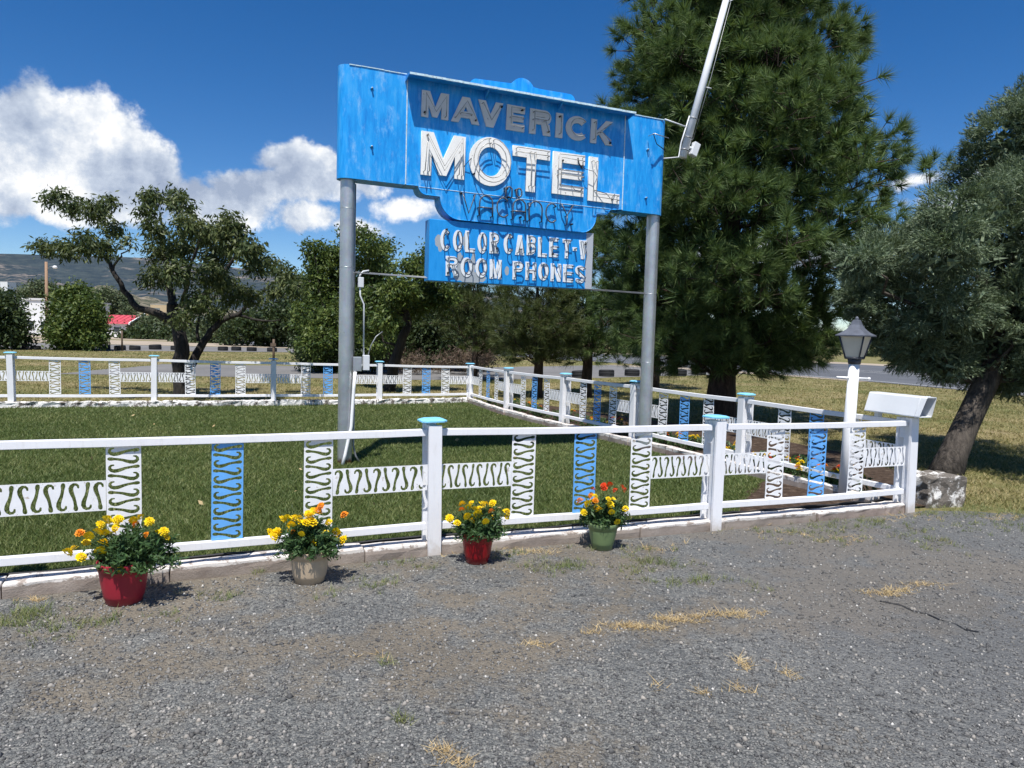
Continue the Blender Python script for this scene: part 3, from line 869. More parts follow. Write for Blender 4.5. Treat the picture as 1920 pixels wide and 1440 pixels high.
# wings with rounded ends
def wing(x0, x1, end):
    mb = MB(); r_ = 0.13; N = 10
    prof = []
    if end < 0:
        prof = [(x1, YF + 0.002)] + [(x0 + r_ - r_ * math.sin(R(180 * k / N)), -r_ * math.cos(R(180 * k / N)) * (0.128 / 0.13)) for k in range(N + 1)] + [(x1, YB - 0.002)]
    else:
        prof = [(x0, YB - 0.002)] + [(x1 - r_ + r_ * math.sin(R(180 * k / N)), r_ * math.cos(R(180 * k / N)) * (0.128 / 0.13)) for k in range(N + 1)] + [(x0, YF + 0.002)]
    n = len(prof); rows = [3.33, 3.33 + 0.012, 4.588, 4.60]
    vs = []
    for z in rows:
        for (x, y) in prof: vs.append((x, y, tilt(x, z)))
    fs = []; 
    for j in range(3):
        for i in range(n):
            i2 = (i + 1) % n
            fs.append((j * n + i2, j * n + i, (j + 1) * n + i, (j + 1) * n + i2))
    mb.add(vs, fs, M['sign_blue'], True)
    mb.add(vs[:n] + vs[-n:], [tuple(range(n)), tuple(range(2 * n - 1, n - 1, -1))], M['sign_blue'])
    o = mb.build('wing', sign)
    md = o.modifiers.new('es', 'EDGE_SPLIT'); md.split_angle = R(40)
    return o
wing(-0.13, 0.650, -1); wing(3.595, 4.27, 1)
# beads and seams
mb = MB()
for x in (0.652, 3.592): mb.box((x, YF - 0.004, tilt(x, 3.965)), (0.012, 0.010, 1.26), M['edge_white'])
o = mb.build('seam_strip', sign)
for (x0, x1, z) in ((-0.02, 0.65, 4.604), (3.6, 4.2, 4.604)):
    mb = MB(); n = 10
    for k in range(n):
        xa = x0 + (x1 - x0) * k / n; xb = x0 + (x1 - x0) * (k + 1) / n
        mb.box(((xa + xb) / 2, YF + 0.0, tilt((xa + xb) / 2, z) - 0.004 + random.uniform(-.002, .002)), (xb - xa - 0.004, 0.012, 0.010), M['edge_white'])
    mb.build('edge_bead', sign)
mb = MB(); mb.tube([(x, YF - 0.001, tilt(x, 3.325)) for x in (0.80, 1.5, 2.2, 2.9, 3.41)], 0.004, M['edge_white'], 5)
mb.build('edge_bead', sign)
# outline trim along the stepped bottom
mb = MB(); mb.tube([(x, YF - 0.002, tilt(x, z)) for x, z in mid[1:-1]], 0.006, M['sign_blue'], 6)
mb.build('bottom_trim', sign)
# crest behind the canopy
cr = [(1.40, 4.55), (1.40, 4.62)] + arc(1.53, 4.63, 0.085, 150, 90, 4) + [(1.88, 4.73)] + arc(2.14, 4.66, 0.165, 152, 28, 10) + [(2.38, 4.73), (2.72, 4.735)] + arc(2.79, 4.65, 0.085, 80, 10, 4) + [(2.90, 4.55)]
link('crest', filled('crest', [ST(cr)], 0.10, M['sign_blue']), sign, (0, -0.02, 0))
# canopy
mb = MB(); cx0, cx1 = 0.63, 3.625; H0 = 0.20
n = 24
vs = []
for k in range(n + 1):
    x = cx0 + (cx1 - cx0) * k / n; j = random.uniform(-.003, .003)
    for (y, z) in ((YF - 0.001, 4.575), (YF - H0, 4.560 + j), (YF - H0 - 0.012, 4.552 + j), (YF - H0 - 0.010, 4.530 + j), (YF - H0 + 0.004, 4.540 + j), (YF - 0.001, 4.560)):
        vs.append((x, y, tilt(x, z)))
fs = []
for k in range(n):
    for q in range(6):
        q2 = (q + 1) % 6; fs.append((k * 6 + q, k * 6 + q2, (k + 1) * 6 + q2, (k + 1) * 6 + q))
fs += [tuple(range(5, -1, -1)), tuple(n * 6 + q for q in range(6))]
mb.add(vs, fs, M['sign_blue'])
mb.build('canopy', sign)
mb = MB()
for k in range(14):
    xa = cx0 + (cx1 - cx0) * k / 14; xb = xa + (cx1 - cx0) / 14
    mb.box(((xa + xb) / 2, YF - H0 - 0.016, tilt((xa + xb) / 2, 4.547)), (xb - xa - 0.002, 0.008, 0.024), M['edge_white'])
mb.build('canopy_edge', sign)
for x in (cx0 + 0.004, 1.62, 2.60, cx1 - 0.004):
    mb = MB()
    w = 0.008
    d = 0.16 if x in (1.62, 2.60) else 0.195
    hgt = 0.10 if x in (1.62, 2.60) else 0.045
    mb.add([(x - w, YF - 0.001, tilt(x, 4.557)), (x - w, YF - d, tilt(x, 4.538)), (x - w, YF - 0.001, tilt(x, 4.557 - hgt)), (x + w, YF - 0.001, tilt(x, 4.557)), (x + w, YF - d, tilt(x, 4.538)), (x + w, YF - 0.001, tilt(x, 4.557 - hgt))],
           [(0, 1, 2), (5, 4, 3), (0, 3, 4, 1), (1, 4, 5, 2), (2, 5, 3, 0)], M['sign_blue'])
    mb.build('canopy_bracket', sign)
# lower cabinet
mb = MB(); mb.box((2.08, 0.0, 2.585), (2.235, 0.20, 0.74), M['sign_lower']); mb.build('lower_cabinet', sign, bevel=0.006)
mb = MB()
for x in (1.35, 2.8): mb.box((x, 0.0, 2.965), (0.06, 0.05, 0.03), M['steel'])
mb.build('hanger', sign)
# bolts
for (x, z) in [(0.240, 4.37), (0.246, 3.715), (3.95, 4.17), (3.952, 3.53)]:
    mb = MB(); mb.tube([(x, YF + 0.002, tilt(x, z)), (x, YF - 0.006, tilt(x, z))], 0.020, M['sign_blue'], 8); mb.tube([(x, YF - 0.006, tilt(x, z)), (x, YF - 0.035, tilt(x, z))], 0.010, M['steel'], 6)
    mb.build('bolt', sign)

# --- letters
def glyph(ch, w, h, t):
    """contours and centre lines of a bold letter in a w x h cell with stroke t"""
    def E(cx, cy, rx, ry, a0=0, a1=360, n=28):
        return [(cx + rx * math.cos(R(a0 + (a1 - a0) * k / n)), cy + ry * math.sin(R(a0 + (a1 - a0) * k / n))) for k in range(n + (0 if abs(a1 - a0) == 360 else 1))]
    s = t / 2
    if ch == 'I': return [[(0, 0), (w, 0), (w, h), (0, h)]], [[(w / 2, s), (w / 2, h - s)]]
    if ch == 'M':
        m_ = w / 2; q = t * 1.15
        return [[(0, 0), (t, 0), (t, h - 1.9 * t * 1.0), (m_ - t * 0.35, t * 0.15), (m_ + t * 0.35, t * 0.15), (w - t, h - 1.9 * t), (w - t, 0), (w, 0), (w, h), (w - q, h), (m_, h * 0.42), (q, h), (0, h)]], [[(s, s * .6), (s, h - s), (m_, t * .7), (w - s, h - s), (w - s, s * .6)]]
    if ch == 'A':
        a = t * 1.12; k = t * 0.55
        f = lambda y: (w / 2 - k) * y / h
        y1, y2 = h * 0.20, h * 0.20 + t * 0.85
        inner_top = h - t * 1.3
        g = lambda y: f(y) + a
        apex_y = h * (w / 2 - a) / (w / 2 - k)
        apex_y = min(apex_y, h - t * 0.9)
        hole = [(g(y2), y2), (w - g(y2), y2), (w / 2, apex_y)]
        return [[(0, 0), (a, 0), (g(y1), y1), (w - g(y1), y1), (w - a, 0), (w, 0), (w / 2 + k, h), (w / 2 - k, h)], hole[::-1]], [[(a / 2, s), (w / 2, h - s * 1.4), (w - a / 2, s)], [(g(y1) - s * .3, (y1 + y2) / 2), (w - g(y1) + s * .3, (y1 + y2) / 2)]]
    if ch == 'V':
        a = t * 1.12; k = t * 0.55
        return [[(0, h), (a, h), (w / 2, h * (1 - (w / 2 - a) / (w / 2 - k) * 0.98) + t * .2), (w - a, h), (w, h), (w / 2 + k, 0), (w / 2 - k, 0)]], [[(a / 2, h - s), (w / 2, s * 1.6), (w - a / 2, h - s)]]
    if ch == 'E':
        mz = h / 2
        return [[(0, 0), (w, 0), (w, t), (t, t), (t, mz - s * .9), (w * 0.93, mz - s * .9), (w * 0.93, mz + s * .9), (t, mz + s * .9), (t, h - t), (w, h - t), (w, h), (0, h)]], [[(w - s * .6, h - s), (s, h - s), (s, s), (w - s * .6, s)], [(s, mz), (w * .9, mz)]]
    if ch == 'L': return [[(0, 0), (w, 0), (w, t), (t, t), (t, h), (0, h)]], [[(s, h - s), (s, s), (w - s * .6, s)]]
    if ch == 'T': return [[(w / 2 - s, 0), (w / 2 + s, 0), (w / 2 + s, h - t), (w, h - t), (w, h), (0, h), (0, h - t), (w / 2 - s, h - t)]], [[(s * .6, h - s), (w - s * .6, h - s)], [(w / 2, h - s), (w / 2, s)]]
    if ch == 'H': 
        mz = h / 2
        return [[(0, 0), (t, 0), (t, mz - s), (w - t, mz - s), (w - t, 0), (w, 0), (w, h), (w - t, h), (w - t, mz + s), (t, mz + s), (t, h), (0, h)]], [[(s, s), (s, h - s)], [(s, mz), (w - s, mz)], [(w - s, s), (w - s, h - s)]]
    if ch == 'N': return [[(0, 0), (t, 0), (t, h - 1.9 * t), (w - t, 0), (w, 0), (w, h), (w - t, h), (w - t, 1.9 * t), (t, h), (0, h)]], [[(s, s), (s, h - s), (w - s, s), (w - s, h - s)]]
    if ch == 'K':
        return [[(0, 0), (t, 0), (t, h * 0.30), (t * 1.45, h * 0.40), (w - t * 1.15, 0), (w, 0), (w * 0.53, h * 0.545), (w * 0.98, h), (w - t * 1.25, h), (t, h * 0.52), (t, h), (0, h)]], [[(s, s), (s, h - s)], [(w - t * .7, h - s), (t * 1.1, h * .43)], [(w * .42, h * .46), (w - t * .6, s)]]
    if ch == 'O': return [E(w / 2, h / 2, w / 2, h / 2), E(w / 2, h / 2, w / 2 - t, h / 2 - t)[::-1]], [E(w / 2, h / 2, w / 2 - s, h / 2 - s, 96, 444)]
    if ch == 'C':
        return [E(w * .52, h / 2, w * .52, h / 2, 42, 318) + E(w * .52, h / 2, w * .52 - t, h / 2 - t, 318, 42)], [E(w * .52, h / 2, w * .52 - s, h / 2 - s, 48, 312)]
    if ch in 'RPB':
        rb = (h * (0.50 if ch != 'B' else 0.47) + t * 0.3) / 2; cy = h - rb
        out = [(0, 0), (t, 0)]
        bx = w - rb * 0.95
        inner = [(t, cy - rb + t), (bx, cy - rb + t)] + E(bx, cy, rb * .95 - t, rb - t, -90, 90, 10)[1:-1] + [(bx, h - t), (t, h - t)]
        cl = [[(s, s), (s, h - s)], [(s, h - s), (bx, h - s)] + E(bx, cy, rb * .95 - s, rb - s, 90, -90, 10) + [(s, cy - rb + s)]]
        if ch == 'P': out = [(0, 0), (t, 0), (t, cy - rb), (bx, cy - rb)] + E(bx, cy, rb * .95, rb, -90, 90, 12) + [(0, h)]
        elif ch == 'R':
            out = [(0, 0), (t, 0), (t, cy - rb), (bx - t * 0.55, cy - rb), (w - t * 1.15, 0), (w, 0), (bx + t * .75, cy - rb + t * .12)] + E(bx, cy, rb * .95, rb, -62, 90, 12) + [(0, h)]
            cl.append([(bx - t * .2, cy - rb + s), (w - t * .6, s)])
        else:
            rc = (cy - rb + t * 0.55) / 2 + 0.0; rc = (h - 2 * rb + t) / 2; c2 = rc; bx2 = w - rc * .95
            out = [(0, 0), (bx2, 0)] + E(bx2, c2, rc * .95, rc, -90, 62, 10)[1:] + E(bx, cy, rb * .95, rb, -58, 90, 12) + [(0, h)]
            inner2 = [(t, t), (bx2, t)] + E(bx2, c2, rc * .95 - t, rc - t, -90, 90, 8)[1:-1] + [(bx2, 2 * rc - t), (t, 2 * rc - t)]
            cl.append([(s, s), (bx2, s)] + E(bx2, c2, rc * .95 - s, rc - s, -90, 90, 8))
            return [out, inner[::-1], inner2[::-1]], cl
        return [out, inner[::-1]], cl
    if ch == 'S':
        r1 = h * 0.27; pts = []
        top = E(w / 2, h - r1, w / 2 - s, r1 - s, 25, 250, 12); bot = E(w / 2, r1, w / 2 - s, r1 - s, 70, -155, 12)
        line = [Vector(p) for p in top + bot]
        return [[tuple(p) for p in stroke_poly(line, [s] * len(line), 2)]], [[tuple(p) for p in line]]
    if ch == '-': return [[(0, h * .42), (w, h * .42), (w, h * .42 + t), (0, h * .42 + t)]], [[(s, h * .42 + s), (w - s, h * .42 + s)]]
    if ch == 'Y': return [[(w / 2 - s, 0), (w / 2 + s, 0), (w / 2 + s, h * .42), (w, h), (w - t * 1.1, h), (w / 2, h * .58), (t * 1.1, h), (0, h), (w / 2 - s, h * .42)]], [[(s, h), (w / 2, h * .45), (w - s, h)], [(w / 2, h * .45), (w / 2, 0)]]
    raise ValueError(ch)

def offset_line(line, d):
    out = []
    for i, p in enumerate(line):
        a = Vector(line[max(i - 1, 0)]); b = Vector(line[min(i + 1, len(line) - 1)])
        t = (b - a)
        if t.length < 1e-6: t = Vector((1, 0))
        t.normalize()
        out.append((p[0] - t.y * d, p[1] + t.x * d))
    return out
def neon(name, lines, x, z, y, r_, mat, parent, stand, dz=0.0, stub=True):
    mb = MB()
    for ln in lines:
        pts = [Vector((x + px + random.uniform(-.002, .002), y - stand + random.uniform(-.004, .004), z + pz + dz)) for px, pz in ln]
        if stub:
            pts = [Vector((pts[0].x, y, pts[0].z))] + pts + [Vector((pts[-1].x, y, pts[-1].z))]
        mb.tube(pts, r_, mat, 5)
    return mb.build(name, parent)
def put_letter(ch, x0, x1, z0, z1, t, depth, mat, yface, tube=None, til=True, lab=None):
    w = x1 - x0; h = z1 - z0
    cs, cl = glyph(ch, w, h, t)
    me = filled('letter', cs, depth, mat)
    zz = tilt(x0, z0) if til else z0
    o = link('letter', me, sign, (x0, yface - depth / 2 - 0.001, zz))
    if til: o.rotation_euler = (0, 0.013, 0)
    if tube:
        kind, rr, st, m_ = tube
        if kind == 'single': lines = cl
        else: lines = [offset_line(l, rr * 0 + t * 0.22) for l in cl] + [offset_line(l, -t * 0.22)[::-1] for l in cl]
        neon('neon_tube', lines, 0, 0, -depth / 2, rr, m_, o, st)
    return o
TA = ('single', 0.0065, 0.055, M['neon'])
for ch, a, b in [('M', .822, 1.155), ('A', 1.19, 1.55), ('V', 1.525, 1.85), ('E', 1.90, 2.143), ('R', 2.212, 2.505), ('I', 2.573, 2.671), ('C', 2.715, 3.035), ('K', 3.075, 3.401)]:
    put_letter(ch, a, b, 4.143, 4.447, 0.086, 0.020, M['letter_grey'], YF, TA)
TB = ('double', 0.006, 0.075, M['neon'])
for ch, a, b, z0, z1 in [('M', .825, 1.372, 3.465, 3.975), ('O', 1.425, 1.972, 3.43, 4.02), ('T', 1.99, 2.50, 3.42, 3.965), ('E', 2.545, 2.998, 3.435, 3.965), ('L', 3.06, 3.532, 3.40, 3.965)]:
    put_letter(ch, a, b, z0, z1, 0.128 if ch != 'O' else 0.12, 0.024, M['letter_white'], YF, TB)
YL = -0.10
def word(txt, x0, x1, z0, z1, t, narrow='I-', tube=True):
    n = sum(0.5 if c in narrow else 1.0 for c in txt); gap = 0.032
    cw = ((x1 - x0) - gap * (len(txt) - 1)) / n; x = x0
    for c in txt:
        w = cw * (0.5 if c in narrow else 1.0)
        dz = random.uniform(-0.006, 0.006)
        put_letter(c, x, x + w, z0 + dz, z1 + dz, t, 0.006, M['letter_small'], YL, ('single', 0.0065, 0.06, M['neon_dark']) if tube else None, til=False)
        x += w + gap
word('COLOR', 1.10, 1.862, 2.59, 2.85, 0.048); word('CABLE', 1.925, 2.68, 2.60, 2.85, 0.048); word('T-V', 2.745, 3.10, 2.60, 2.845, 0.046)
word('ROOM', 1.175, 1.905, 2.285, 2.525, 0.048); word('PHONES', 2.055, 3.085, 2.29, 2.52, 0.046)
# loose neon letters of the small sign line: NO / VACANCY
def tube_word(txt, x0, x1, z0, z1, nm):
    g = 0.05; cw = ((x1 - x0) - g * (len(txt) - 1)) / len(txt); x = x0
    for c in txt:
        _, cl = glyph(c, cw, z1 - z0, 0.012)
        if c == 'A': cl = [[(0, 0)] + [(cw / 2 + cw / 2 * math.cos(R(a)), (z1 - z0) * .65 + (z1 - z0) * .35 * math.sin(R(a))) for a in range(180, -1, -30)] + [(cw, 0)], [(0, (z1 - z0) * .4), (cw, (z1 - z0) * .4)]]
        if c == 'N': cl = [[(0, 0), (0, (z1 - z0) * .9)], [(0, (z1 - z0) * .6)] + [(cw / 2 + cw / 2 * math.cos(R(a)), (z1 - z0) * .65 + (z1 - z0) * .35 * math.sin(R(a))) for a in range(180, -1, -30)] + [(cw, 0)]]
        neon('neon_letter', cl, x, tilt(x, z0), YF, 0.0100, M['neon_dark'], sign, 0.065)
        x += cw + g
tube_word('VACANCY', 1.34, 2.84, 3.055, 3.30, 'v'); tube_word('NO', 1.90, 2.12, 3.32, 3.44, 'n')
# neon housings
mb = MB()
for (x, z) in [(0.86, 4.19), (1.50, 4.19), (1.83, 4.40), (2.10, 4.40), (2.47, 4.19), (2.62, 4.40), (3.36, 4.17), (0.90, 3.93), (1.49, 3.55), (2.68, 3.86), (3.42, 3.45), (1.93, 3.42), (2.05, 3.42), (1.95, 3.32), (1.33, 3.30), (2.12, 3.09), (2.84, 3.07)]:
    mb.tube([(x, YF, tilt(x, z)), (x, YF - 0.05, tilt(x, z))], 0.012, M['black'], 7)
for (x, z) in [(1.17, 2.84), (1.83, 2.66), (2.0, 2.84), (2.6, 2.64), (3.07, 2.80), (1.20, 2.32), (2.98, 2.48)]:
    mb.tube([(x, YL, z), (x, YL - 0.045, z)], 0.012, M['black'], 7)
mb.build('tube_socket', sign)
# loose wires
mb = MB(); mb.tube([(2.92, YF - 0.02, 3.80), (2.98, YF - 0.09, 3.74), (3.10, YF - 0.10, 3.72), (3.20, YF - 0.02, 3.67)], 0.004, M['black'], 4); mb.build('loose_wire', sign)
mb = MB(); mb.tube([(1.36, YF - 0.02, 3.60), (1.42, YF - 0.06, 3.68), (1.46, YF - 0.02, 3.72)], 0.004, M['black'], 4); mb.build('loose_wire', sign)
mb = MB(); mb.tube([(3.15, YF - 0.03, 3.50), (3.30, YF - 0.09, 3.46), (3.38, YF - 0.07, 3.40), (3.46, YF - 0.03, 3.48)], 0.005, M['black'], 4); mb.build('loose_wire', sign)
mb = MB(); mb.tube([(2.90, YF - 0.03, 3.88), (2.88, YF - 0.10, 3.80), (2.93, YF - 0.09, 3.74), (2.97, YF - 0.03, 3.80)], 0.009, M['black'], 5); mb.build('loose_wire', sign)
mb = MB(); mb.tube([(2.82, YF - 0.03, 3.52), (2.84, YF - 0.09, 3.46), (2.92, YF - 0.08, 3.45), (2.97, YF - 0.03, 3.50)], 0.005, M['black'], 4); mb.build('loose_wire', sign)
# poles
for (x, rr) in ((0.0, 0.085), (4.17, 0.088)):
    mb = MB(); mb.tube([(x, 0.0, -0.1), (x, 0.0, 3.36)], rr, M['galv'], 24, caps=False)
    for z in ((2.32, 3.0) if x < 1 else (1.25, 2.2)):
        mb.tube([(x, 0, z), (x, 0, z + 0.006)], rr + 0.0015, M['galv'], 24)
    mb.build('pole', sign)
# crossbar pair
mb = MB(); mb.tube([(0.08, 0.02, 2.275), (4.10, 0.02, 2.215)], 0.008, M['steel'], 6); mb.tube([(0.08, -0.03, 2.262), (4.10, -0.03, 2.200)], 0.006, M['steel'], 6)
mb.build('crossbar', sign)
# conduits and boxes on the left pole
mb = MB(); mb.tube([(0.10, -0.075, 1.10), (0.085, -0.082, 0.9), (0.06, -0.09, 0.45), (-0.01, -0.11, 0.12), (-0.05, -0.12, -0.03)], 0.020, M['pole_white'], 10); mb.build('conduit', sign)
mb = MB(); mb.tube([(0.105, 0.02, 1.12), (0.105, 0.02, 0.2), (0.13, 0.0, 0.08), (0.19, 0.0, -0.02)], 0.012, M['steel'], 8); mb.tube([(0.095, 0.03, 1.25), (0.095, 0.03, 3.3)], 0.009, M['steel'], 6); mb.build('conduit', sign)
mb = MB(); mb.tube([(0.21, 0.0, 1.27), (0.205, 0.0, 1.9), (0.16, 0.0, 2.0), (0.155, 0.0, 2.12)], 0.010, M['box_grey'], 8)
mb.tube([(0.155, 0, 2.20), (0.155, 0, 2.24), (0.19, 0, 2.285), (0.26, 0, 2.30)], 0.010, M['box_grey'], 8)
mb.tube([(0.25, 0.0, 1.25), (0.30, 0.0, 1.42), (0.36, 0.02, 1.52), (0.44, 0.04, 1.58)], 0.006, M['steel'], 6); mb.build('conduit', sign)
mb = MB(); mb.box((0.165, 0, 2.155), (0.065, 0.05, 0.12), M['box_grey']); mb.build('junction_box', sign, bevel=0.006)
mb = MB(); mb.box((0.125, -0.05, 1.19), (0.10, 0.07, 0.17), M['galv']); mb.build('junction_box', sign, bevel=0.005)
mb = MB(); mb.box((0.235, -0.02, 1.205), (0.075, 0.08, 0.18), M['box_grey']); mb.build('junction_box', sign, bevel=0.005)

# ------------------------------------------------------------ flagpole on the sign's right end
fp = empty('flagpole', SO + Vector((math.cos(SA), math.sin(SA), 0)) * 4.60 + Vector((0, 0, 4.10)), SA, 'white tapered flagpole leaning outward from the right end of the sign', 'flagpole')
dr = Vector((0.235, 0, 0.9)).normalized()
dr = Vector((5.229 - 4.608, 0, 6.402 - 4.122)).normalized(); sd = Vector((dr.z, 0, -dr.x))
mb = MB(); mb.tube([dr * 0.02, dr * 1.6, dr * 3.4], [0.056, 0.050, 0.038], M['pole_white'], 18); mb.build('pole', fp)
mb = MB(); mb.lathe([(0.001, -.05), (.035, -.035), (.05, 0), (.035, .035), (.001, .05)], M['pole_white'], 12, tuple(dr * 3.44)); mb.build('finial', fp)
mb = MB()
ex = sd * 0.085
mb.tube([dr * 0.32 + ex, dr * 1.2 + ex * 1.15, dr * 3.3 + ex * 0.8], 0.004, M['steel'], 5)
mb.build('halyard', fp)
mb = MB(); mb.tube([dr * 1.08 + sd * 0.06, dr * 1.10 + sd * 0.15], 0.009, M['box_grey'], 6); mb.tube([dr * 2.35 + sd * .06, dr * 2.42 + sd * .12], 0.008, M['box_grey'], 6); mb.build('cleat', fp)
mb = MB()
for k in (0.12, 0.30, 0.58): mb.tube([dr * k + (sd * math.cos(a) + Vector((0, 1, 0)) * math.sin(a)) * 0.062 for a in [i * math.pi / 8 for i in range(17)]], 0.008, M['steel'], 5)
mb.tube([dr * 0.60 - sd * 0.07, dr * 0.2 - sd * 0.085, dr * 0.0 - sd * 0.06, Vector((-0.30, 0, -0.03))], 0.010, M['box_grey'], 6)
mb.tube([dr * 0.44 - sd * 0.06, Vector((-0.31, 0, 0.50))], 0.010, M['box_grey'], 6)
mb.build('bracket', fp)
mb = MB(); mb.box((0, 0, 0), (0.10, 0.09, 0.19), M['box_grey'], Matrix.Rotation(R(20), 3, 'Y')); mb.tube([sd * -0.03, sd * -0.08], 0.02, M['box_grey'], 8)
o = mb.build('floodlight', fp, dr * 0.18 + sd * 0.13 + Vector((0, -0.03, -0.0)), bevel=0.01)
mb = MB(); mb.tube([(-0.66, -0.16, 0.19), (-0.66, -0.30, 0.19), (-0.35, -0.17, 0.20)], 0.006, M['galv'], 6); mb.tube([(-0.66, -0.28, 0.19), (-0.58, -0.24, 0.08), (-0.42, -0.16, 0.05), (-0.33, -0.10, 0.03)], 0.006, M['black'], 6)
mb.build('stay_wire', fp)

# ------------------------------------------------------------ lamp post
lp = empty('lamp_post', (3.42, 7.25, 0), R(12), 'white lamp post with a dark four sided lantern beside the corner post', 'lamp post')
mb = MB(); mb.tube([(0, 0, -0.05), (0.005, 0, 0.7), (0.02, 0, 1.40)], [0.062, 0.058, 0.050], M['pole_white'], 20); mb.build('pole', lp)
mb = MB(); mb.tube([(-0.17, 0, 1.255), (0.20, 0, 1.245)], 0.011, M['pole_white'], 10); mb.lathe([(0.001, -.015), (.016, -.01), (.016, .01), (.001, .015)], M['pole_white'], 8, (0.20, 0, 1.245)); mb.build('crossarm', lp)
mb = MB(); mb.tube([(0.02, 0, 1.39), (0.02, 0, 1.445)], [0.058, 0.066], M['lamp_dark'], 16); mb.build('collar', lp)
def sq(h0, h1, w0, w1, ins=0): return None
ln = MB(); z0, z1, w0, w1 = 1.445, 1.675, 0.085, 0.150
rot45 = Matrix.Rotation(R(33), 3, 'Z')
co = [Vector((sx, sy, 0)) for sx, sy in ((-1, -1), (1, -1), (1, 1), (-1, 1))]
off = Vector((0.02, 0, 0))
fr = MB()
for i in range(4):
    a = rot45 @ co[i]; b = rot45 @ co[(i + 1) % 4]
    k = 0.78
    fr.tube([a * w0 * k + Vector((0, 0, z0)) + off, a * w1 * k + Vector((0, 0, z1)) + off], 0.010, M['lamp_dark'], 4)
    fr.tube([a * w1 * k + Vector((0, 0, z1)) + off, b * w1 * k + Vector((0, 0, z1)) + off], 0.008, M['lamp_dark'], 4)
    fr.tube([a * w0 * k + Vector((0, 0, z0 + .006)) + off, b * w0 * k + Vector((0, 0, z0 + .006)) + off], 0.012, M['lamp_dark'], 4)
fr.build('lantern_frame', lp)
for i in range(4):
    a = rot45 @ co[i]; b = rot45 @ co[(i + 1) % 4]; k = 0.75
    g = MB(); g.add([a * w0 * k + Vector((0, 0, z0 + .01)) + off, b * w0 * k + Vector((0, 0, z0 + .01)) + off, b * w1 * k + Vector((0, 0, z1)) + off, a * w1 * k + Vector((0, 0, z1)) + off], [(0, 1, 2, 3)], M['lamp_glass'])
    g.build('pane', lp)
rf = MB()
prof = [(0.208, 1.668), (0.210, 1.680), (0.150, 1.705), (0.098, 1.740), (0.062, 1.785), (0.045, 1.822), (0.040, 1.832), (0.001, 1.840)]
rf.lathe([(r_, z) for r_, z in prof], M['lamp_roof'], 4, (0.02, 0, 0), smooth=False, rot=R(33 + 45))
rf.lathe([(0.001, 1.669), (0.206, 1.669)], M['lamp_dark'], 4, (0.02, 0, 0), smooth=False, rot=R(33 + 45))
rf.build('lantern_roof', lp)
fn = MB(); fn.lathe([(0.012, 1.83), (0.02, 1.85), (0.008, 1.865), (0.001, 1.87)], M['lamp_roof'], 10, (0.02, 0, 0)); fn.build('finial', lp)

# ------------------------------------------------------------ newspaper-style box on the corner post
mbx = empty('delivery_box', (3.84, 6.81, 0.925), math.atan2(FV.y, FV.x), 'white open ended metal delivery box on top of the corner fence post', 'delivery box')
mb = MB()
L0, L1 = -0.12, 0.50
sec = [(-0.078, 0.0), (0.078, 0.0), (0.082, 0.01), (0.066, 0.180), (0.056, 0.192), (-0.056, 0.192), (-0.066, 0.180), (-0.082, 0.01)]
sec = [(y - (z - 0.09) * 0.22, z) for y, z in sec]     # leans over to the right
def ring(x, kx, s=1.0): return [(x + kx * z, cy + (y - cy) * s, 0.09 + (z - 0.09) * s) for y, z in sec for cy in (0,)]
outer0 = ring(L0 - 0.0, -0.12); outer1 = ring(L1, 0.0); inner0 = ring(L0 - 0.0, -0.12, 0.93); inner1 = ring(L1 - 0.05, 0, 0.93)
n = len(sec)
vs = outer0 + outer1 + inner0 + inner1
fs = [((i + 1) % n, i, n + i, n + (i + 1) % n) for i in range(n)] + [(2 * n + i, 2 * n + (i + 1) % n, 3 * n + (i + 1) % n, 3 * n + i) for i in range(n)] + [(i, (i + 1) % n, 2 * n + (i + 1) % n, 2 * n + i) for i in range(n)] + [tuple(range(n, 2 * n)), tuple(range(4 * n - 1, 3 * n - 1, -1))]
mb.add(vs, fs, M['box_grey']); mb.build('box_shell', mbx)
mb = MB(); 
rg = [(p[0], p[1] * 1.0, p[2]) for p in ring(L0 + 0.05, -0.05, 1.015)]
mb.tube([Vector(p) for p in rg + rg[:1]], 0.004, M['box_grey'], 4); mb.build('seam', mbx)
mb = MB(); mb.box((0.40, 0.02, -0.035), (0.05, 0.05, 0.09), M['box_grey']); mb.build('support_leg', mbx)

# ------------------------------------------------------------ white painted rock
rk = rough_block(0.48, 0.36, 0.29, M['rock'], 0.014, (7, 5, 5)).build('painted_rock', None, (4.34, 7.30, 0), bevel=0.01)
rk.rotation_euler = (0, 0, R(16)); tag(rk, 'blocky rock with flaking white paint beside the corner post', 'rock')

# ------------------------------------------------------------ leaves and plants helpers
def blades(pts, h, w, lean=0.35, hv=0.4, curl=True):
    """single-triangle grass blades at pts"""
    n = len(pts); a = rng.uniform(0, 2 * np.pi, n)
    hh = h * rng.uniform(1 - hv, 1 + hv, n)
    side = np.stack([np.cos(a), np.sin(a), np.zeros(n)], 1) * (w / 2) * rng.uniform(.7, 1.3, n)[:, None]
    le = rng.normal(size=(n, 2)) * lean * hh[:, None]
    tip = np.stack([le[:, 0], le[:, 1], hh], 1)
    V = np.stack([pts - side, pts + side, pts + tip], 1).reshape(-1, 3)
    return V, np.arange(3 * n).reshape(-1, 3)
def in_poly(x, y, poly):
    poly = np.array(poly); inside = np.zeros(len(x), bool); j = len(poly) - 1
    for i in range(len(poly)):
        xi, yi = poly[i]; xj, yj = poly[j]
        c = ((yi > y) != (yj > y)) & (x < (xj - xi) * (y - yi) / (yj - yi + 1e-12) + xi)
        inside ^= c; j = i
    return inside

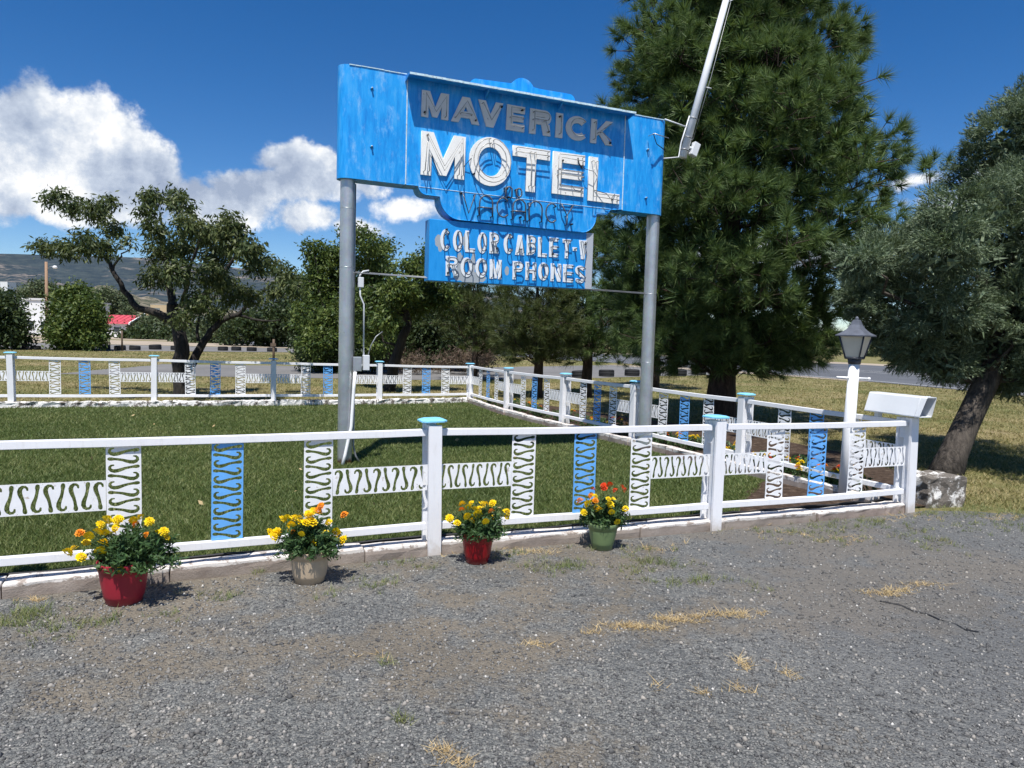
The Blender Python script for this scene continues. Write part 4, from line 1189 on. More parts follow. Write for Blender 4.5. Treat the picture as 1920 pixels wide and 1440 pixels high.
# lawn grass: density falls with distance from the camera
def scatter(n, poly, ymin, ymax, power=1.0, cone=0.80):
    y = ymin * (ymax / ymin) ** rng.uniform(0, 1, n) if power == 1 else rng.uniform(ymin, ymax, n)
    x = rng.uniform(-1, 1, n) * (y * cone + 0.6)
    k = in_poly(x, y, poly)
    return np.stack([x[k], y[k], np.zeros(k.sum())], 1)
lawn_poly = [(-12, 0.3), (PL.x, PL.y + 0.17), (P0.x, P0.y + 0.17), (P1.x, P1.y + 0.17), (P2.x, P2.y + 0.17), (2.0, 6.2), (2.25, 6.9), (2.7, 7.7), (2.9, 8.2), (2.50, 9.05), (1.63, 10.6), (0.72, 12.3), (-0.25, 14.2), (-1.05, 16.4), (B1.x, B1.y - .1), (B2.x, B2.y - .1), (B3.x, B3.y - .1), (B4.x, B4.y - .1), (B5.x, B5.y - .1), (-18, 9.8)]
pts = scatter(540000, lawn_poly, 3.8, 16.5)
sc = 0.6 + pts[:, 1] / 9
V, T = blades(pts, 0.030, 0.006, 0.7)
# widen far blades a little so that they still cover
Vr = V.reshape(-1, 3, 3); mid_ = (Vr[:, 0] + Vr[:, 1]) / 2
Vr[:, 0] = mid_ + (Vr[:, 0] - mid_) * sc[:, None]; Vr[:, 1] = mid_ + (Vr[:, 1] - mid_) * sc[:, None]
o = np_mesh('lawn_grass', Vr, T, M['grass']); tag(o, 'short dense green lawn grass enclosed by the white fences', 'grass', kind='stuff')
# verge grass, dry and patchy, in tufts
def verge_ok(p):
    return ~in_poly(p[:, 0], p[:, 1], [(-12, 0.2), (-18, 9.8)] + [(q.x, q.y) for q in (B5, B4, B3, B2, B1, R5, R4, R3, R2, R1)] + [(3.9, 7.0)] + [(q.x, q.y) for q in (P3, P2, P1, P0, PL)])
vp = [(-40, 13), (-12, 12), (B4.x, B4.y + .1), (B1.x, B1.y + .1), (R5.x + .1, R5.y), (0.6, 16.6), (1.7, 15.1), (3.1, 13.5), (4.3, 12.1), (5.0, 10.1), (4.9, 8.5), (4.6, 7.2), (6, 6.8), (9, 6.6), (19, 10), (17.2, 24), (15, 30), (12.3, 34), (8, 31.3), (2.6, 26.9), (-3, 23.5), (-14, 21.7), (-14, 30), (-3.1, 32.2), (5, 41), (-0.5, 50), (-6, 52), (-14, 46.8), (-23, 40.8), (-40, 37)]
tc_ = scatter(34000, vp, 6.5, 48)
nb = 9
p = np.repeat(tc_, nb, 0); p[:, :2] += rng.normal(size=(len(p), 2)) * (0.018 + 0.004 * p[:, 1:2])
V, T = blades(p, 0.042, 0.010, 0.9)
Vr = V.reshape(-1, 3, 3); mid_ = (Vr[:, 0] + Vr[:, 1]) / 2; s_ = (0.55 + p[:, 1] / 14)[:, None]
Vr[:, 0] = mid_ + (Vr[:, 0] - mid_) * s_; Vr[:, 1] = mid_ + (Vr[:, 1] - mid_) * s_; Vr[:, :, 2] -= 0.02
o = np_mesh('verge_grass', Vr, T, M['grass_dry']); tag(o, 'patchy yellow green verge grass outside the fences', 'grass', kind='stuff')

# gravel chips
def chips(n, poly, ymin, ymax, mats):
    pts = scatter(n, poly, ymin, ymax)
    k = rng.integers(0, len(mats), len(pts))
    for i, (nm, m_, lo, hi, lab) in enumerate(mats):
        q = pts[k == i]; s = rng.uniform(lo, hi, len(q)) ** 1.0
        base = np.array([[1, 0, 0], [-.2, 1, 0], [-1, -.1, 0], [.1, -1, 0], [0.1, 0.1, .75], [0, 0, -.6]])
        a = rng.uniform(0, 6.28, len(q)); ca, sa = np.cos(a), np.sin(a)
        B = base[None] * (1 + rng.uniform(-.35, .35, (len(q), 6, 3)))
        x = B[..., 0] * ca[:, None] - B[..., 1] * sa[:, None]; y = B[..., 0] * sa[:, None] + B[..., 1] * ca[:, None]
        Vv = np.stack([x, y, B[..., 2]], 2) * s[:, None, None] + q[:, None, :] + np.array([0, 0, .001])
        F_ = np.array([[0, 1, 4], [1, 2, 4], [2, 3, 4], [3, 0, 4], [1, 0, 5], [2, 1, 5], [3, 2, 5], [0, 3, 5]])
        T = (F_[None] + 6 * np.arange(len(q))[:, None, None]).reshape(-1, 3)
        o = np_mesh(nm, Vv.reshape(-1, 3), T, m_); tag(o, lab, 'gravel', kind='stuff')
def chip_mat(name, cols):
    m, nt, b, P, O = new_mat(name, 0.8, 0, 0.3)
    g = nt.node('ShaderNodeNewGeometry')
    cc = nt.ramp(g.outputs['Random Per Island'], cols)
    nt.link(nt.mix(nt.math('MULTIPLY', nt.smooth(nt.noise(P, 1.1, 6, .65), .5, .68), .4), cc, (0.165, 0.145, 0.115)), b.inputs['Base Color']); return m
M['chips'] = chip_mat('loose_stone_chips', [(0.0, (0.06, 0.06, 0.062)), (0.5, (0.145, 0.143, 0.138)), (0.9, (0.24, 0.235, 0.22)), (0.985, (0.34, 0.32, 0.29)), (1.0, (0.60, 0.58, 0.54))])
gpoly = [(-12, -2), (PL.x, PL.y - 0.12), (P0.x, P0.y - 0.12), (P1.x, P1.y - 0.12), (P2.x, P2.y - 0.12), (P3.x, P3.y - 0.12), (4.9, 6.8), (8, 6.5), (12, 5.5), (12, -2)]
chips(66000, gpoly, 1.3, 6.9, [('gravel_chips', M['chips'], 0.003, 0.0105, 'loose dark grey stone chips spread over the forecourt'), ])

M['pebble'] = chip_mat('pale_loose_pebbles', [(0.0, (0.07, 0.07, 0.07)), (0.6, (0.17, 0.165, 0.155)), (1.0, (0.34, 0.31, 0.27))])
chips(2600, gpoly, 1.5, 6.9, [('gravel_stones', M['pebble'], 0.009, 0.019, 'few larger loose stones lying on the gravel forecourt')])
# weeds and straw on the gravel, placed where the photograph has them
def tuft_patch(name, spots, m_, h, w, lab, lean=0.7):
    P_ = []
    for (px, py, rx, ry, n) in spots:
        c = gnd(px, py)
        dx = abs(gnd(px + rx, py).x - c.x); dy = abs(gnd(px, py - ry).y - c.y)
        nc = max(1, n // 9)
        cc = rng.normal(size=(nc, 2)) * [dx * .55, dy * .55]
        q = np.repeat(cc, 9, 0) + rng.normal(size=(nc * 9, 2)) * 0.014
        P_.append(np.stack([c.x + q[:, 0], c.y + q[:, 1], np.zeros(len(q))], 1))
    P_ = np.concatenate(P_)
    V, T = blades(P_, h, w, lean); return tag(np_mesh(name, V, T, m_), lab, 'weeds', kind='stuff')
tuft_patch('gravel_weeds', [(60, 1150, 50, 14, 420), (130, 1180, 60, 18, 300), (30, 1165, 40, 12, 250), (200, 1165, 20, 10, 90), (410, 1120, 40, 10, 120), (690, 1095, 30, 10, 100), (725, 1090, 20, 8, 60), (1030, 1065, 50, 12, 300), (1075, 1060, 40, 10, 200), (1215, 1050, 40, 9, 220), (1270, 1092, 60, 9, 220), (1330, 1085, 40, 7, 120), (1400, 1100, 30, 8, 60), (960, 1040, 60, 8, 150), (1740, 1015, 55, 20, 380), (1560, 990, 80, 10, 260), (1850, 985, 80, 14, 380), (1800, 958, 60, 8, 500), (1890, 962, 60, 10, 600), (1740, 962, 50, 6, 250), (1480, 998, 100, 5, 260), (1620, 978, 80, 5, 220), (1180, 1030, 80, 4, 160), (760, 1062, 60, 4, 90), (1260, 1062, 60, 10, 180), (1540, 1010, 90, 12, 260), (1660, 985, 60, 10, 200), (725, 1245, 12, 6, 60), (760, 1350, 16, 6, 70), (1190, 1070, 30, 12, 120), (620, 1120, 30, 10, 50), (480, 1075, 10, 6, 50), (760, 1055, 20, 6, 60), (320, 1155, 40, 10, 60)], M['weed'], 0.035, 0.004, 'scattered low green weeds growing through the gravel')
tuft_patch('dead_straw', [(1110, 1185, 15, 4, 60), (1190, 1175, 60, 6, 420), (1260, 1163, 45, 5, 280), (1370, 1152, 50, 5, 320), (1310, 1158, 50, 4, 120), (1660, 1113, 40, 6, 260), (1690, 1108, 25, 5, 150), (1745, 1098, 35, 4, 130), (1005, 1208, 25, 5, 80), (1390, 1245, 18, 10, 90), (1390, 1290, 25, 12, 60), (1480, 1265, 20, 10, 50), (1320, 1300, 25, 8, 60), (830, 1410, 25, 14, 120), (860, 1430, 20, 10, 80), (900, 1037, 60, 8, 200), (1000, 1035, 60, 6, 220), (60, 1125, 25, 5, 90), (280, 1000 + 93, 12, 5, 0), (1240, 1030, 60, 8, 150), (1480, 1000, 90, 9, 200), (1700, 970, 60, 6, 160), (1880, 970, 60, 8, 160), (1580, 1010, 60, 10, 150), (1240, 1290, 30, 8, 20), (700, 1230, 40, 8, 30)], M['straw'], 0.02, 0.004, 'bleached dead grass lying in cracks of the forecourt', 1.6)
mb = MB(); cp = [gnd(*q) for q in [(1650, 1128), (1690, 1136), (1712, 1147), (1740, 1153), (1762, 1163), (1790, 1170), (1810, 1182), (1835, 1186)]]
for a, b in zip(cp[:-1], cp[1:]):
    t = (b - a).normalized(); n_ = Vector((-t.y, t.x, 0)) * random.uniform(.003, .008)
    mb.add([a - n_, b - n_, b + n_, a + n_], [(0, 1, 2, 3)], M['black'])
o = mb.build('asphalt_crack', None, (0, 0, .006)); o['kind'] = 'structure'
# flower bed plants along the right fence
def bed_plants():
    L = []; F_ = []
    runs = [((3.75, 8.0), (2.95, 9.6), 26), ((2.85, 9.8), (2.1, 11.3), 20), ((1.9, 11.6), (1.25, 12.9), 16), ((1.0, 13.2), (0.25, 14.6), 16), ((0.1, 14.9), (-0.6, 16.3), 12), ((3.72, 7.2), (3.35, 8.1), 10)]
    for (a, b, n) in runs:
        for k in range(n):
            t = random.random(); x = a[0] + (b[0] - a[0]) * t + random.uniform(-.16, .18); y = a[1] + (b[1] - a[1]) * t + random.uniform(-.1, .1)
            hh = random.uniform(0.10, 0.22); m_ = 90
            d = rand_dir(m_) * [0.11, 0.11, 0.5 * hh] + [x, y, hh * .6]; d[:, 2] = np.abs(d[:, 2]); L.append(d)
            if random.random() < .55:
                for q in range(random.randint(1, 4)): F_.append((x + random.uniform(-.1, .1), y + random.uniform(-.1, .1), hh + random.uniform(-.01, .04)))
    return np.concatenate(L), F_
def leaves(c, size, mat, name, parent=None, droop=0.0, aspect=0.4, outward=None):
    """rhombic leaves (2 triangles) at centres c"""
    n = len(c)
    ax = rand_dir(n)
    if outward is not None: ax = norm(ax * 0.8 + outward)
    ax[:, 2] -= droop; ax = norm(ax)
    sd_ = norm(np.cross(ax, rand_dir(n)))
    s = size * rng.uniform(.6, 1.35, n)[:, None]
    a = c - ax * s * .5; b = c + ax * s * .5; m1 = c + sd_ * s * aspect * .5; m2 = c - sd_ * s * aspect * .5
    V = np.stack([a, m1, b, m2], 1).reshape(-1, 3)
    i = 4 * np.arange(n)[:, None]; T = np.concatenate([i + [0, 1, 2], i + [0, 2, 3]], 1).reshape(-1, 3)
    return np_mesh(name, V, T, mat, parent)

# flower heads
def flower_mesh(name, mat, r_=0.029):
    mb = MB()
    for layer, (rr, z, n, off_) in enumerate([(1.0, 0.0, 9, 0), (0.78, 0.35, 8, .3), (0.52, 0.60, 6, .1), (0.25, 0.75, 4, .5)]):
        for k in range(n):
            a = 2 * math.pi * (k + off_) / n; w_ = math.pi / n * 1.15
            c, s = math.cos, math.sin; R_ = r_ * rr
            vs = [(0.15 * R_ * c(a), 0.15 * R_ * s(a), z * r_ * .9), (R_ * .8 * c(a - w_), R_ * .8 * s(a - w_), z * r_ + .15 * r_), (R_ * 1.02 * c(a), R_ * 1.02 * s(a), z * r_ + random.uniform(0, .12) * r_), (R_ * .8 * c(a + w_), R_ * .8 * s(a + w_), z * r_ + .15 * r_)]
            mb.add(vs, [(0, 1, 2), (0, 2, 3)], mat)
    return mb.mesh(name)
FL = {k: flower_mesh('flower', M[k]) for k in ('yellow', 'orange', 'redorange')}
bl, bf = bed_plants()
o = leaves(bl, 0.055, M['marigold_leaf'], 'bed_foliage', None, 0, .35); tag(o, 'low leafy bedding plants along the foot of the right fence', 'plants', kind='stuff')
mbf = MB()
fm = []
for (x, y, z) in bf:
    me = FL[random.choice(['yellow', 'yellow', 'yellow', 'orange', 'redorange'])]
    i = mbf.mi(me.materials[0]); o_ = len(mbf.v); s_ = random.uniform(.9, 1.4)
    for v in me.vertices: mbf.v.append((x + v.co.x * s_, y + v.co.y * s_, z + v.co.z * s_))
    for p_ in me.polygons: mbf.f.append(tuple(k + o_ for k in p_.vertices)); mbf.m.append(i); mbf.sm.append(False)
o = mbf.build('bed_flowers'); tag(o, 'small yellow and orange blooms dotted along the right flower bed', 'flowers', kind='stuff')

fl_ = scatter(110, lawn_poly, 4.2, 16.0); fl_[:, 2] = .034
o = leaves(fl_, 0.055, M['straw'], 'fallen_leaves', None, 0, .5); tag(o, 'scattered dry fallen leaves on the green lawn', 'leaves', kind='stuff')
# ------------------------------------------------------------ flower pots
def pot_mat(name, col, gloss, dirt=None):
    m, nt, b, P, O = new_mat(name, gloss)
    s = nt.node('ShaderNodeSeparateXYZ'); nt.link(O, s.inputs[0])
    c = nt.ramp(nt.noise(P, 12, 6, .6), [(0.3, tuple(x * .85 for x in col)), (0.7, col)])
    low = nt.smooth(nt.math('ADD', s.outputs[2], nt.math('MULTIPLY', nt.noise(P, 30, 4), .03)), 0.05, 0.0)
    c = nt.mix(nt.math('MULTIPLY', low, .5), c, (0.2, 0.15, 0.11))
    nt.link(c, b.inputs['Base Color']); return m
def flower_pot(loc, rt, rb, h, mat, label, spread, fh, fcols, nfl, seed, skew=(0, 0), extra=None):
    random.seed(seed)
    root = empty('flower_pot', (loc[0], loc[1], 0), random.uniform(0, 6), label, 'flower pot', 'marigold pots along the kerb')
    root.rotation_euler = (0, 0, 0)
    mb = MB()
    prof = [(0.001, 0.004), (rb * .86, 0.0), (rb * .92, 0.006), (rb * .95, 0.03), (rb * 1.0, 0.034)]
    for k in range(1, 8):
        t = k / 7; prof.append((rb + (rt * .93 - rb) * (t ** 0.85), 0.034 + (h * .80 - 0.034) * t))
    prof += [(rt * .935, h * .800), (rt * .955, h * .806), (rt, h * .985), (rt * .99, h), (rt * .95, h), (rt * .92, h * .9), (rt * .88, h * .86)]
    mb.lathe(prof, mat, 40); mb.build('pot', root)
    mb = MB(); mb.lathe([(0.001, h * .88), (rt * .88, h * .87)], M['soil'], 24); mb.build('potting_soil', root)
    # foliage: ferny leaves over a dome
    cs = []; ows = []
    nst = 130
    for k in range(nst):
        a = random.uniform(0, 6.283); e = math.asin(random.uniform(-.12, 1)); rr = random.uniform(.6, .95)
        d = Vector((math.cos(a) * math.cos(e) * spread[0] + skew[0] * random.random(), math.sin(a) * math.cos(e) * spread[1], max(-.02, math.sin(e)) * fh + skew[1] * random.random()))
        base = Vector((random.uniform(-.3, .3) * rt, random.uniform(-.3, .3) * rt, h * .9))
        tip = Vector((0, 0, h * .92)) + d * rr
        for j in range(46):
            t = random.random() ** .6
            p = base.lerp(tip, t) + Vector((random.gauss(0, .014), random.gauss(0, .014), random.gauss(0, .012)))
            cs.append(p); ows.append(d.normalized())
    o = leaves(np.array([tuple(c) for c in cs]), 0.038, M['marigold_leaf'], 'foliage', root, 0.05, .30, np.array([tuple(c) for c in ows]) * .5); o['kind'] = 'stuff'
    mb = MB()
    for k in range(26):
        a = random.uniform(0, 6.283); d = Vector((math.cos(a) * spread[0] * .7, math.sin(a) * spread[1] * .7, fh * random.uniform(.2, .9)))
        mb.tube([(random.uniform(-.02, .02), random.uniform(-.02, .02), h * .85), Vector((0, 0, h * .9)) + d * .6, Vector((0, 0, h * .9)) + d], 0.0025, M['marigold_leaf'], 3)
    o = mb.build('stems', root); o['kind'] = 'stuff'
    for (fx, fy, fz, col, s_) in nfl:
        o = link('flower', FL[col], root, (fx, fy, fz), (random.uniform(.35, 1.15), random.uniform(-.4, .4), random.uniform(0, 6)))
        o.scale = (s_,) * 3
        if col != 'yellow': o['label'] = {'orange': 'orange bloom', 'redorange': 'red orange bloom'}[col]
        mb = MB(); 
    return root
def flowers_px(c, Yoff, lst):
    """bloom places from photo pixels, on a shallow dome facing the camera"""
    out = []
    for (px, py, col, s_) in lst:
        y = c[1] + random.uniform(-.16, .02) + Yoff
        p = at(px, py, y); out.append((p.x - c[0], p.y - c[1], p.z, col, s_ * random.uniform(1.0, 1.22)))
    return out
def back_flowers(n, spread, h, fh, cols):
    out = []
    for k in range(n):
        a = random.uniform(0.1, 3.0); out.append((math.cos(a) * spread[0] * random.uniform(.3, .9), abs(math.sin(a)) * spread[1] * random.uniform(.4, .9), h + fh * random.uniform(.4, .85), random.choice(cols), random.uniform(.85, 1.1)))
    return out
Yw, Og, Rd = 'yellow', 'orange', 'redorange'
M['pot_red'] = pot_mat('crimson_plastic', (0.36, 0.022, 0.040), .42); M['pot_beige'] = pot_mat('beige_plastic', (0.58, 0.45, 0.31), .5)
M['pot_dred'] = pot_mat('glossy_dark_red_plastic', (0.30, 0.006, 0.012), .18); M['pot_green'] = pot_mat('olive_green_plastic', (0.19, 0.27, 0.12), .42)
c = (-2.20, 4.05)
flower_pot(c, .140, .105, .245, M['pot_red'], 'crimson plastic pot of yellow marigolds, leftmost along the kerb', (.27, .22), .27, None,
           flowers_px(c, 0, [(150, 1000, Og, .9), (166, 1006, Yw, 1), (162, 1018, Yw, .9), (182, 998, Yw, .9), (126, 1037, Yw, 1), (140, 1030, Yw, .9), (152, 1045, Yw, 1.05), (192, 1020, Yw, 1.1), (188, 1035, Yw, 1.1), (208, 1031, Yw, 1.1), (200, 975, Yw, 1.1), (188, 984, Yw, .9), (214, 980, Yw, 1.1), (250, 976, Yw, .9), (256, 984, Og, .8), (280, 978, Yw, .9), (307, 997, Yw, 1), (312, 1009, Yw, .8), (197, 999, Yw, .8), (275, 1003, Og, .7), (226, 1068, Yw, .8), (222, 974, Yw, .9)]) + back_flowers(6, (.25, .2), .25, .25, [Yw]), 3, (0.12, .03))
c = (-1.25, 4.47)
flower_pot(c, .130, .100, .21, M['pot_beige'], 'beige plastic pot of yellow and orange marigolds, second along the kerb', (.24, .20), .24, None,
           flowers_px(c, 0, [(505, 998, Yw, 1), (512, 1008, Yw, 1), (520, 998, Yw, 1), (528, 974, Yw, 1), (538, 972, Yw, 1), (550, 974, Yw, 1.1), (546, 986, Yw, 1), (560, 973, Yw, .9), (572, 970, Yw, 1), (578, 963, Yw, .9), (586, 968, Yw, 1), (584, 980, Yw, 1.15), (571, 981, Yw, .9), (596, 958, Og, 1), (602, 949, Og, .9), (646, 966, Og, .9), (550, 998, Og, .7), (565, 1002, Yw, .8), (590, 1015, Yw, 1), (611, 1001, Yw, .9), (630, 998, Yw, 1), (628, 1010, Yw, .8), (645, 1013, Yw, 1.1), (517, 1005, Yw, 1), (524, 1000, Yw, .8)]) + back_flowers(6, (.22, .2), .22, .22, [Yw]), 4, (0.02, .02))
c = (-0.21, 4.94)
flower_pot(c, .118, .085, .215, M['pot_dred'], 'glossy dark red pot of yellow marigolds beside a fence post', (.21, .18), .22, None,
           flowers_px(c, 0, [(843, 972, Yw, 1), (857, 981, Yw, 1), (867, 946, Yw, 1), (866, 957, Og, .8), (889, 957, Yw, 1.15), (896, 965, Yw, 1.1), (903, 947, Yw, 1), (877, 969, Yw, 1), (882, 978, Yw, 1.1), (880, 989, Yw, 1), (904, 990, Yw, 1.1), (911, 979, Yw, 1), (917, 986, Yw, .8), (924, 944, Yw, .9), (922, 960, Og, .8), (949, 961, Yw, 1), (950, 970, Yw, .8), (899, 955, Yw, .9)]) + back_flowers(4, (.2, .18), .22, .2, [Yw]), 5, (0.03, .02))
c = (0.715, 5.34)
flower_pot(c, .118, .082, .205, M['pot_green'], 'olive green pot of marigolds and taller red blooms, rightmost along the kerb', (.20, .17), .22, None,
           flowers_px(c, 0, [(1094, 961, Yw, 1), (1088, 940, Og, 1), (1103, 946, Yw, 1.1), (1109, 930, Og, .9), (1116, 939, Og, .9), (1124, 957, Yw, 1.1), (1119, 953, Yw, .9), (1128, 968, Og, .7), (1144, 946, Yw, 1.1), (1146, 952, Yw, .9), (1147, 961, Yw, .9), (1173, 955, Yw, 1), (1158, 979, Yw, .9), (1140, 936, Yw, .7), (1132, 911, Rd, .9), (1144, 910, Rd, .9), (1165, 913, Rd, .8), (1168, 918, Rd, .9), (1154, 920, Rd, .8), (1112, 918, Rd, .7), (1133, 916, Rd, .9)]) + back_flowers(4, (.2, .16), .21, .2, [Yw]), 6, (0.03, .06))

# ------------------------------------------------------------ trees
def tube_np_branch(mb, pts, r0, r1, mat, seg=7):
    n = len(pts); mb.tube(pts, [r0 + (r1 - r0) * (i / (n - 1)) for i in range(n)], mat, seg, caps=False)
def bent(a, b, k=0.12, n=5):
    a = Vector(a); b = Vector(b); L = (b - a).length; out = []
    off_ = [Vector((random.gauss(0, 1), random.gauss(0, 1), random.gauss(0, 1))) * L * k * .4 for _ in range(n)]
    for i in range(n + 1):
        t = i / n; p = a.lerp(b, t)
        if 0 < i < n: p += off_[i % n] * math.sin(math.pi * t)
        out.append(p)
    return out

def needle_tufts(c, ax, nn, ln, w, shoot):
    """tufts of needles: c centres, ax axes; one triangle per needle"""
    n = len(c); C_ = np.repeat(c, nn, 0); A_ = np.repeat(ax, nn, 0); m_ = n * nn
    t = rng.uniform(0, 1, m_)
    perp = norm(np.cross(A_, rand_dir(m_)))
    ang = np.radians(rng.uniform(4, 82, m_) ** 1.0)[:, None]
    d = A_ * np.cos(ang) + perp * np.sin(ang)
    sz = np.repeat(rng.uniform(.75, 1.2, n), nn)[:, None]
    L = ln * rng.uniform(.7, 1.1, m_)[:, None] * sz
    b = C_ + A_ * (t[:, None] - .35) * shoot * sz
    tip = b + d * L
    side = norm(np.cross(d, rand_dir(m_))) * w * .5
    V = np.stack([b - side * .8, b + side * .8, tip], 1)
    return V.reshape(-1, 3)

def pine(name, base, prof, label, nclump, tpc, nn, ln, w, trunk_r, mat, seed, lean=(0, 0), cl_r=(0.4, 0.7), group=None, inner=500, limb_n=46, shoot=.28):
    """prof: list of (z, left, right, depth) crown radii"""
    global rng
    rng = np.random.default_rng(seed); random.seed(seed)
    root = empty(name, (base[0], base[1], 0), 0, label, 'pine tree', group)
    z_ = [p[0] for p in prof]; ztop = z_[-1]; zb = z_[0]
    def Rr(z, a):
        l = np.interp(z, z_, [p[1] for p in prof]); r_ = np.interp(z, z_, [p[2] for p in prof]); d = np.interp(z, z_, [p[3] for p in prof])
        c = math.cos(a); sx_ = r_ if c > 0 else l
        return 1 / math.sqrt((c / sx_) ** 2 + (math.sin(a) / d) ** 2)
    tb = MB(); H = ztop - .3
    pts = [Vector((lean[0] * t * t + .05 * math.sin(5 * t), lean[1] * t * t, t * H - .1)) for t in [i / 10 for i in range(11)]]
    rad = [trunk_r * (1.25 if i == 0 else 1.0) * (1 - .88 * i / 10) for i in range(11)]
    tb.tube(pts, rad, M['bark_pine'], 14); tb.build('trunk', root)
    cen = []; 
    for k in range(nclump):
        z = zb + (ztop - zb) * (random.random() ** 1.15); a = random.uniform(0, 2 * math.pi)
        rr = (Rr(z, a) - (.55 if ztop > 8 else .3)) * (1 - .55 * random.random() ** 1.8)
        wav = 1 + .13 * math.sin(3 * a + z * 2.2) + .10 * math.sin(5 * a - z * 3.1)
        cen.append((rr * wav * math.cos(a) + lean[0] * (z / ztop) ** 2, rr * wav * math.sin(a), z, a))
    lb = MB()
    for k in range(limb_n):
        x, y, z, a = cen[k]
        z0 = max(zb * .8, z - random.uniform(.1, .9)); tx = lean[0] * (z0 / ztop) ** 2
        tube_np_branch(lb, bent((tx, 0, z0), (x, y, z), .15), trunk_r * .22 * (1 - .6 * z / ztop), .012, M['bark_pine'], 6)
    lb.build('limb', root)
    cs = []; ax = []
    for (x, y, z, a) in cen:
        r_ = random.uniform(*cl_r) * (1 - .3 * (z - zb) / (ztop - zb)); c = np.array([x, y, z])
        outw = np.array([math.cos(a), math.sin(a), .25])
        d = rand_dir(tpc * 3); d = d[((d @ outw) > -.45) & (d[:, 2] > -.45)][:tpc]
        cs.append(c + d * [r_, r_, r_ * .62]); ax.append(norm(d * 1.0 + outw * .25 + np.array([0, 0, .12])))
    for k in range(inner):
        z = zb + (ztop - zb) * random.random(); a = random.uniform(0, 6.28); rr = Rr(z, a) * random.uniform(.12, .78)
        cs.append(np.array([[rr * math.cos(a) + lean[0] * (z / ztop) ** 2, rr * math.sin(a), z]])); ax.append(norm(np.array([[math.cos(a), math.sin(a), .5]])))
    ni = inner; co_ = np.concatenate(cs[-ni:]); ao_ = np.concatenate(ax[-ni:])
    cs = np.concatenate(cs); ax = np.concatenate(ax)
    V = np.concatenate([needle_tufts(cs[:-ni], ax[:-ni], nn, ln, w, shoot), needle_tufts(co_, ao_, int(nn * .5), ln * 1.25, w * 3.2, shoot)])
    o = np_mesh('crown', V, np.arange(len(V)), mat, root); o['kind'] = 'stuff'
    tw = MB()
    for k in range(0, len(cs), 3):
        p = Vector(cs[k]); q = p - Vector(ax[k]) * .35
        tw.tube([q, p], [.010, .006], M['bark_pine'], 3, caps=False)
    o = tw.build('twigs', root); o['kind'] = 'stuff'
    return root
pine('pine_tree', (3.95, 13.6), [(1.05, 1.0, 1.4, 1.2), (1.6, 2.0, 2.3, 2.2), (2.6, 2.4, 3.0, 2.8), (3.4, 2.5, 3.6, 3.1), (4.3, 2.5, 3.8, 3.0), (4.9, 2.5, 3.3, 3.0), (5.6, 2.5, 2.7, 2.7), (6.5, 2.5, 2.25, 2.3), (7.3, 2.3, 1.9, 2.0), (8.0, 1.8, 1.6, 1.6), (8.9, 1.1, 1.1, 1.1), (9.8, .35, .4, .4)],
     'tall dense dark green pine tree with long needles towering behind the sign', 430, 12, 104, .235, .0105, .27, M['needle'], 11, cl_r=(.45, .70), inner=2300, limb_n=40, shoot=.10)
pine('pine_tree', (0.62, 18.3), [(1.0, .9, .9, .9), (1.8, 1.5, 1.2, 1.3), (2.6, 1.1, 1.2, 1.1), (3.6, .4, .4, .4)], 'small bushy pine tree on the left of the row behind the sign', 60, 10, 84, .21, .011, .15, M['needle2'], 12, cl_r=(.32, .5), inner=60, limb_n=24)
pine('pine_tree', (1.95, 19.1), [(0.95, 1.0, 1.2, 1.0), (1.8, 1.3, 1.5, 1.4), (3.0, 1.1, 1.3, 1.2), (4.6, .35, .4, .4)], 'middle small pine tree in the row, directly below the sign', 80, 10, 84, .21, .011, .16, M['needle'], 13, cl_r=(.35, .5), inner=80, limb_n=26)
pine('pine_tree', (4.5, 22.8), [(1.1, 1.2, 1.2, 1.0), (2.2, 1.7, 1.6, 1.5), (3.6, 1.4, 1.3, 1.2), (5.6, .4, .4, .4)], 'pine tree with a slim trunk between the right sign pole and the tall pine', 85, 10, 78, .22, .012, .16, M['needle'], 14, cl_r=(.4, .6), inner=80, limb_n=26)

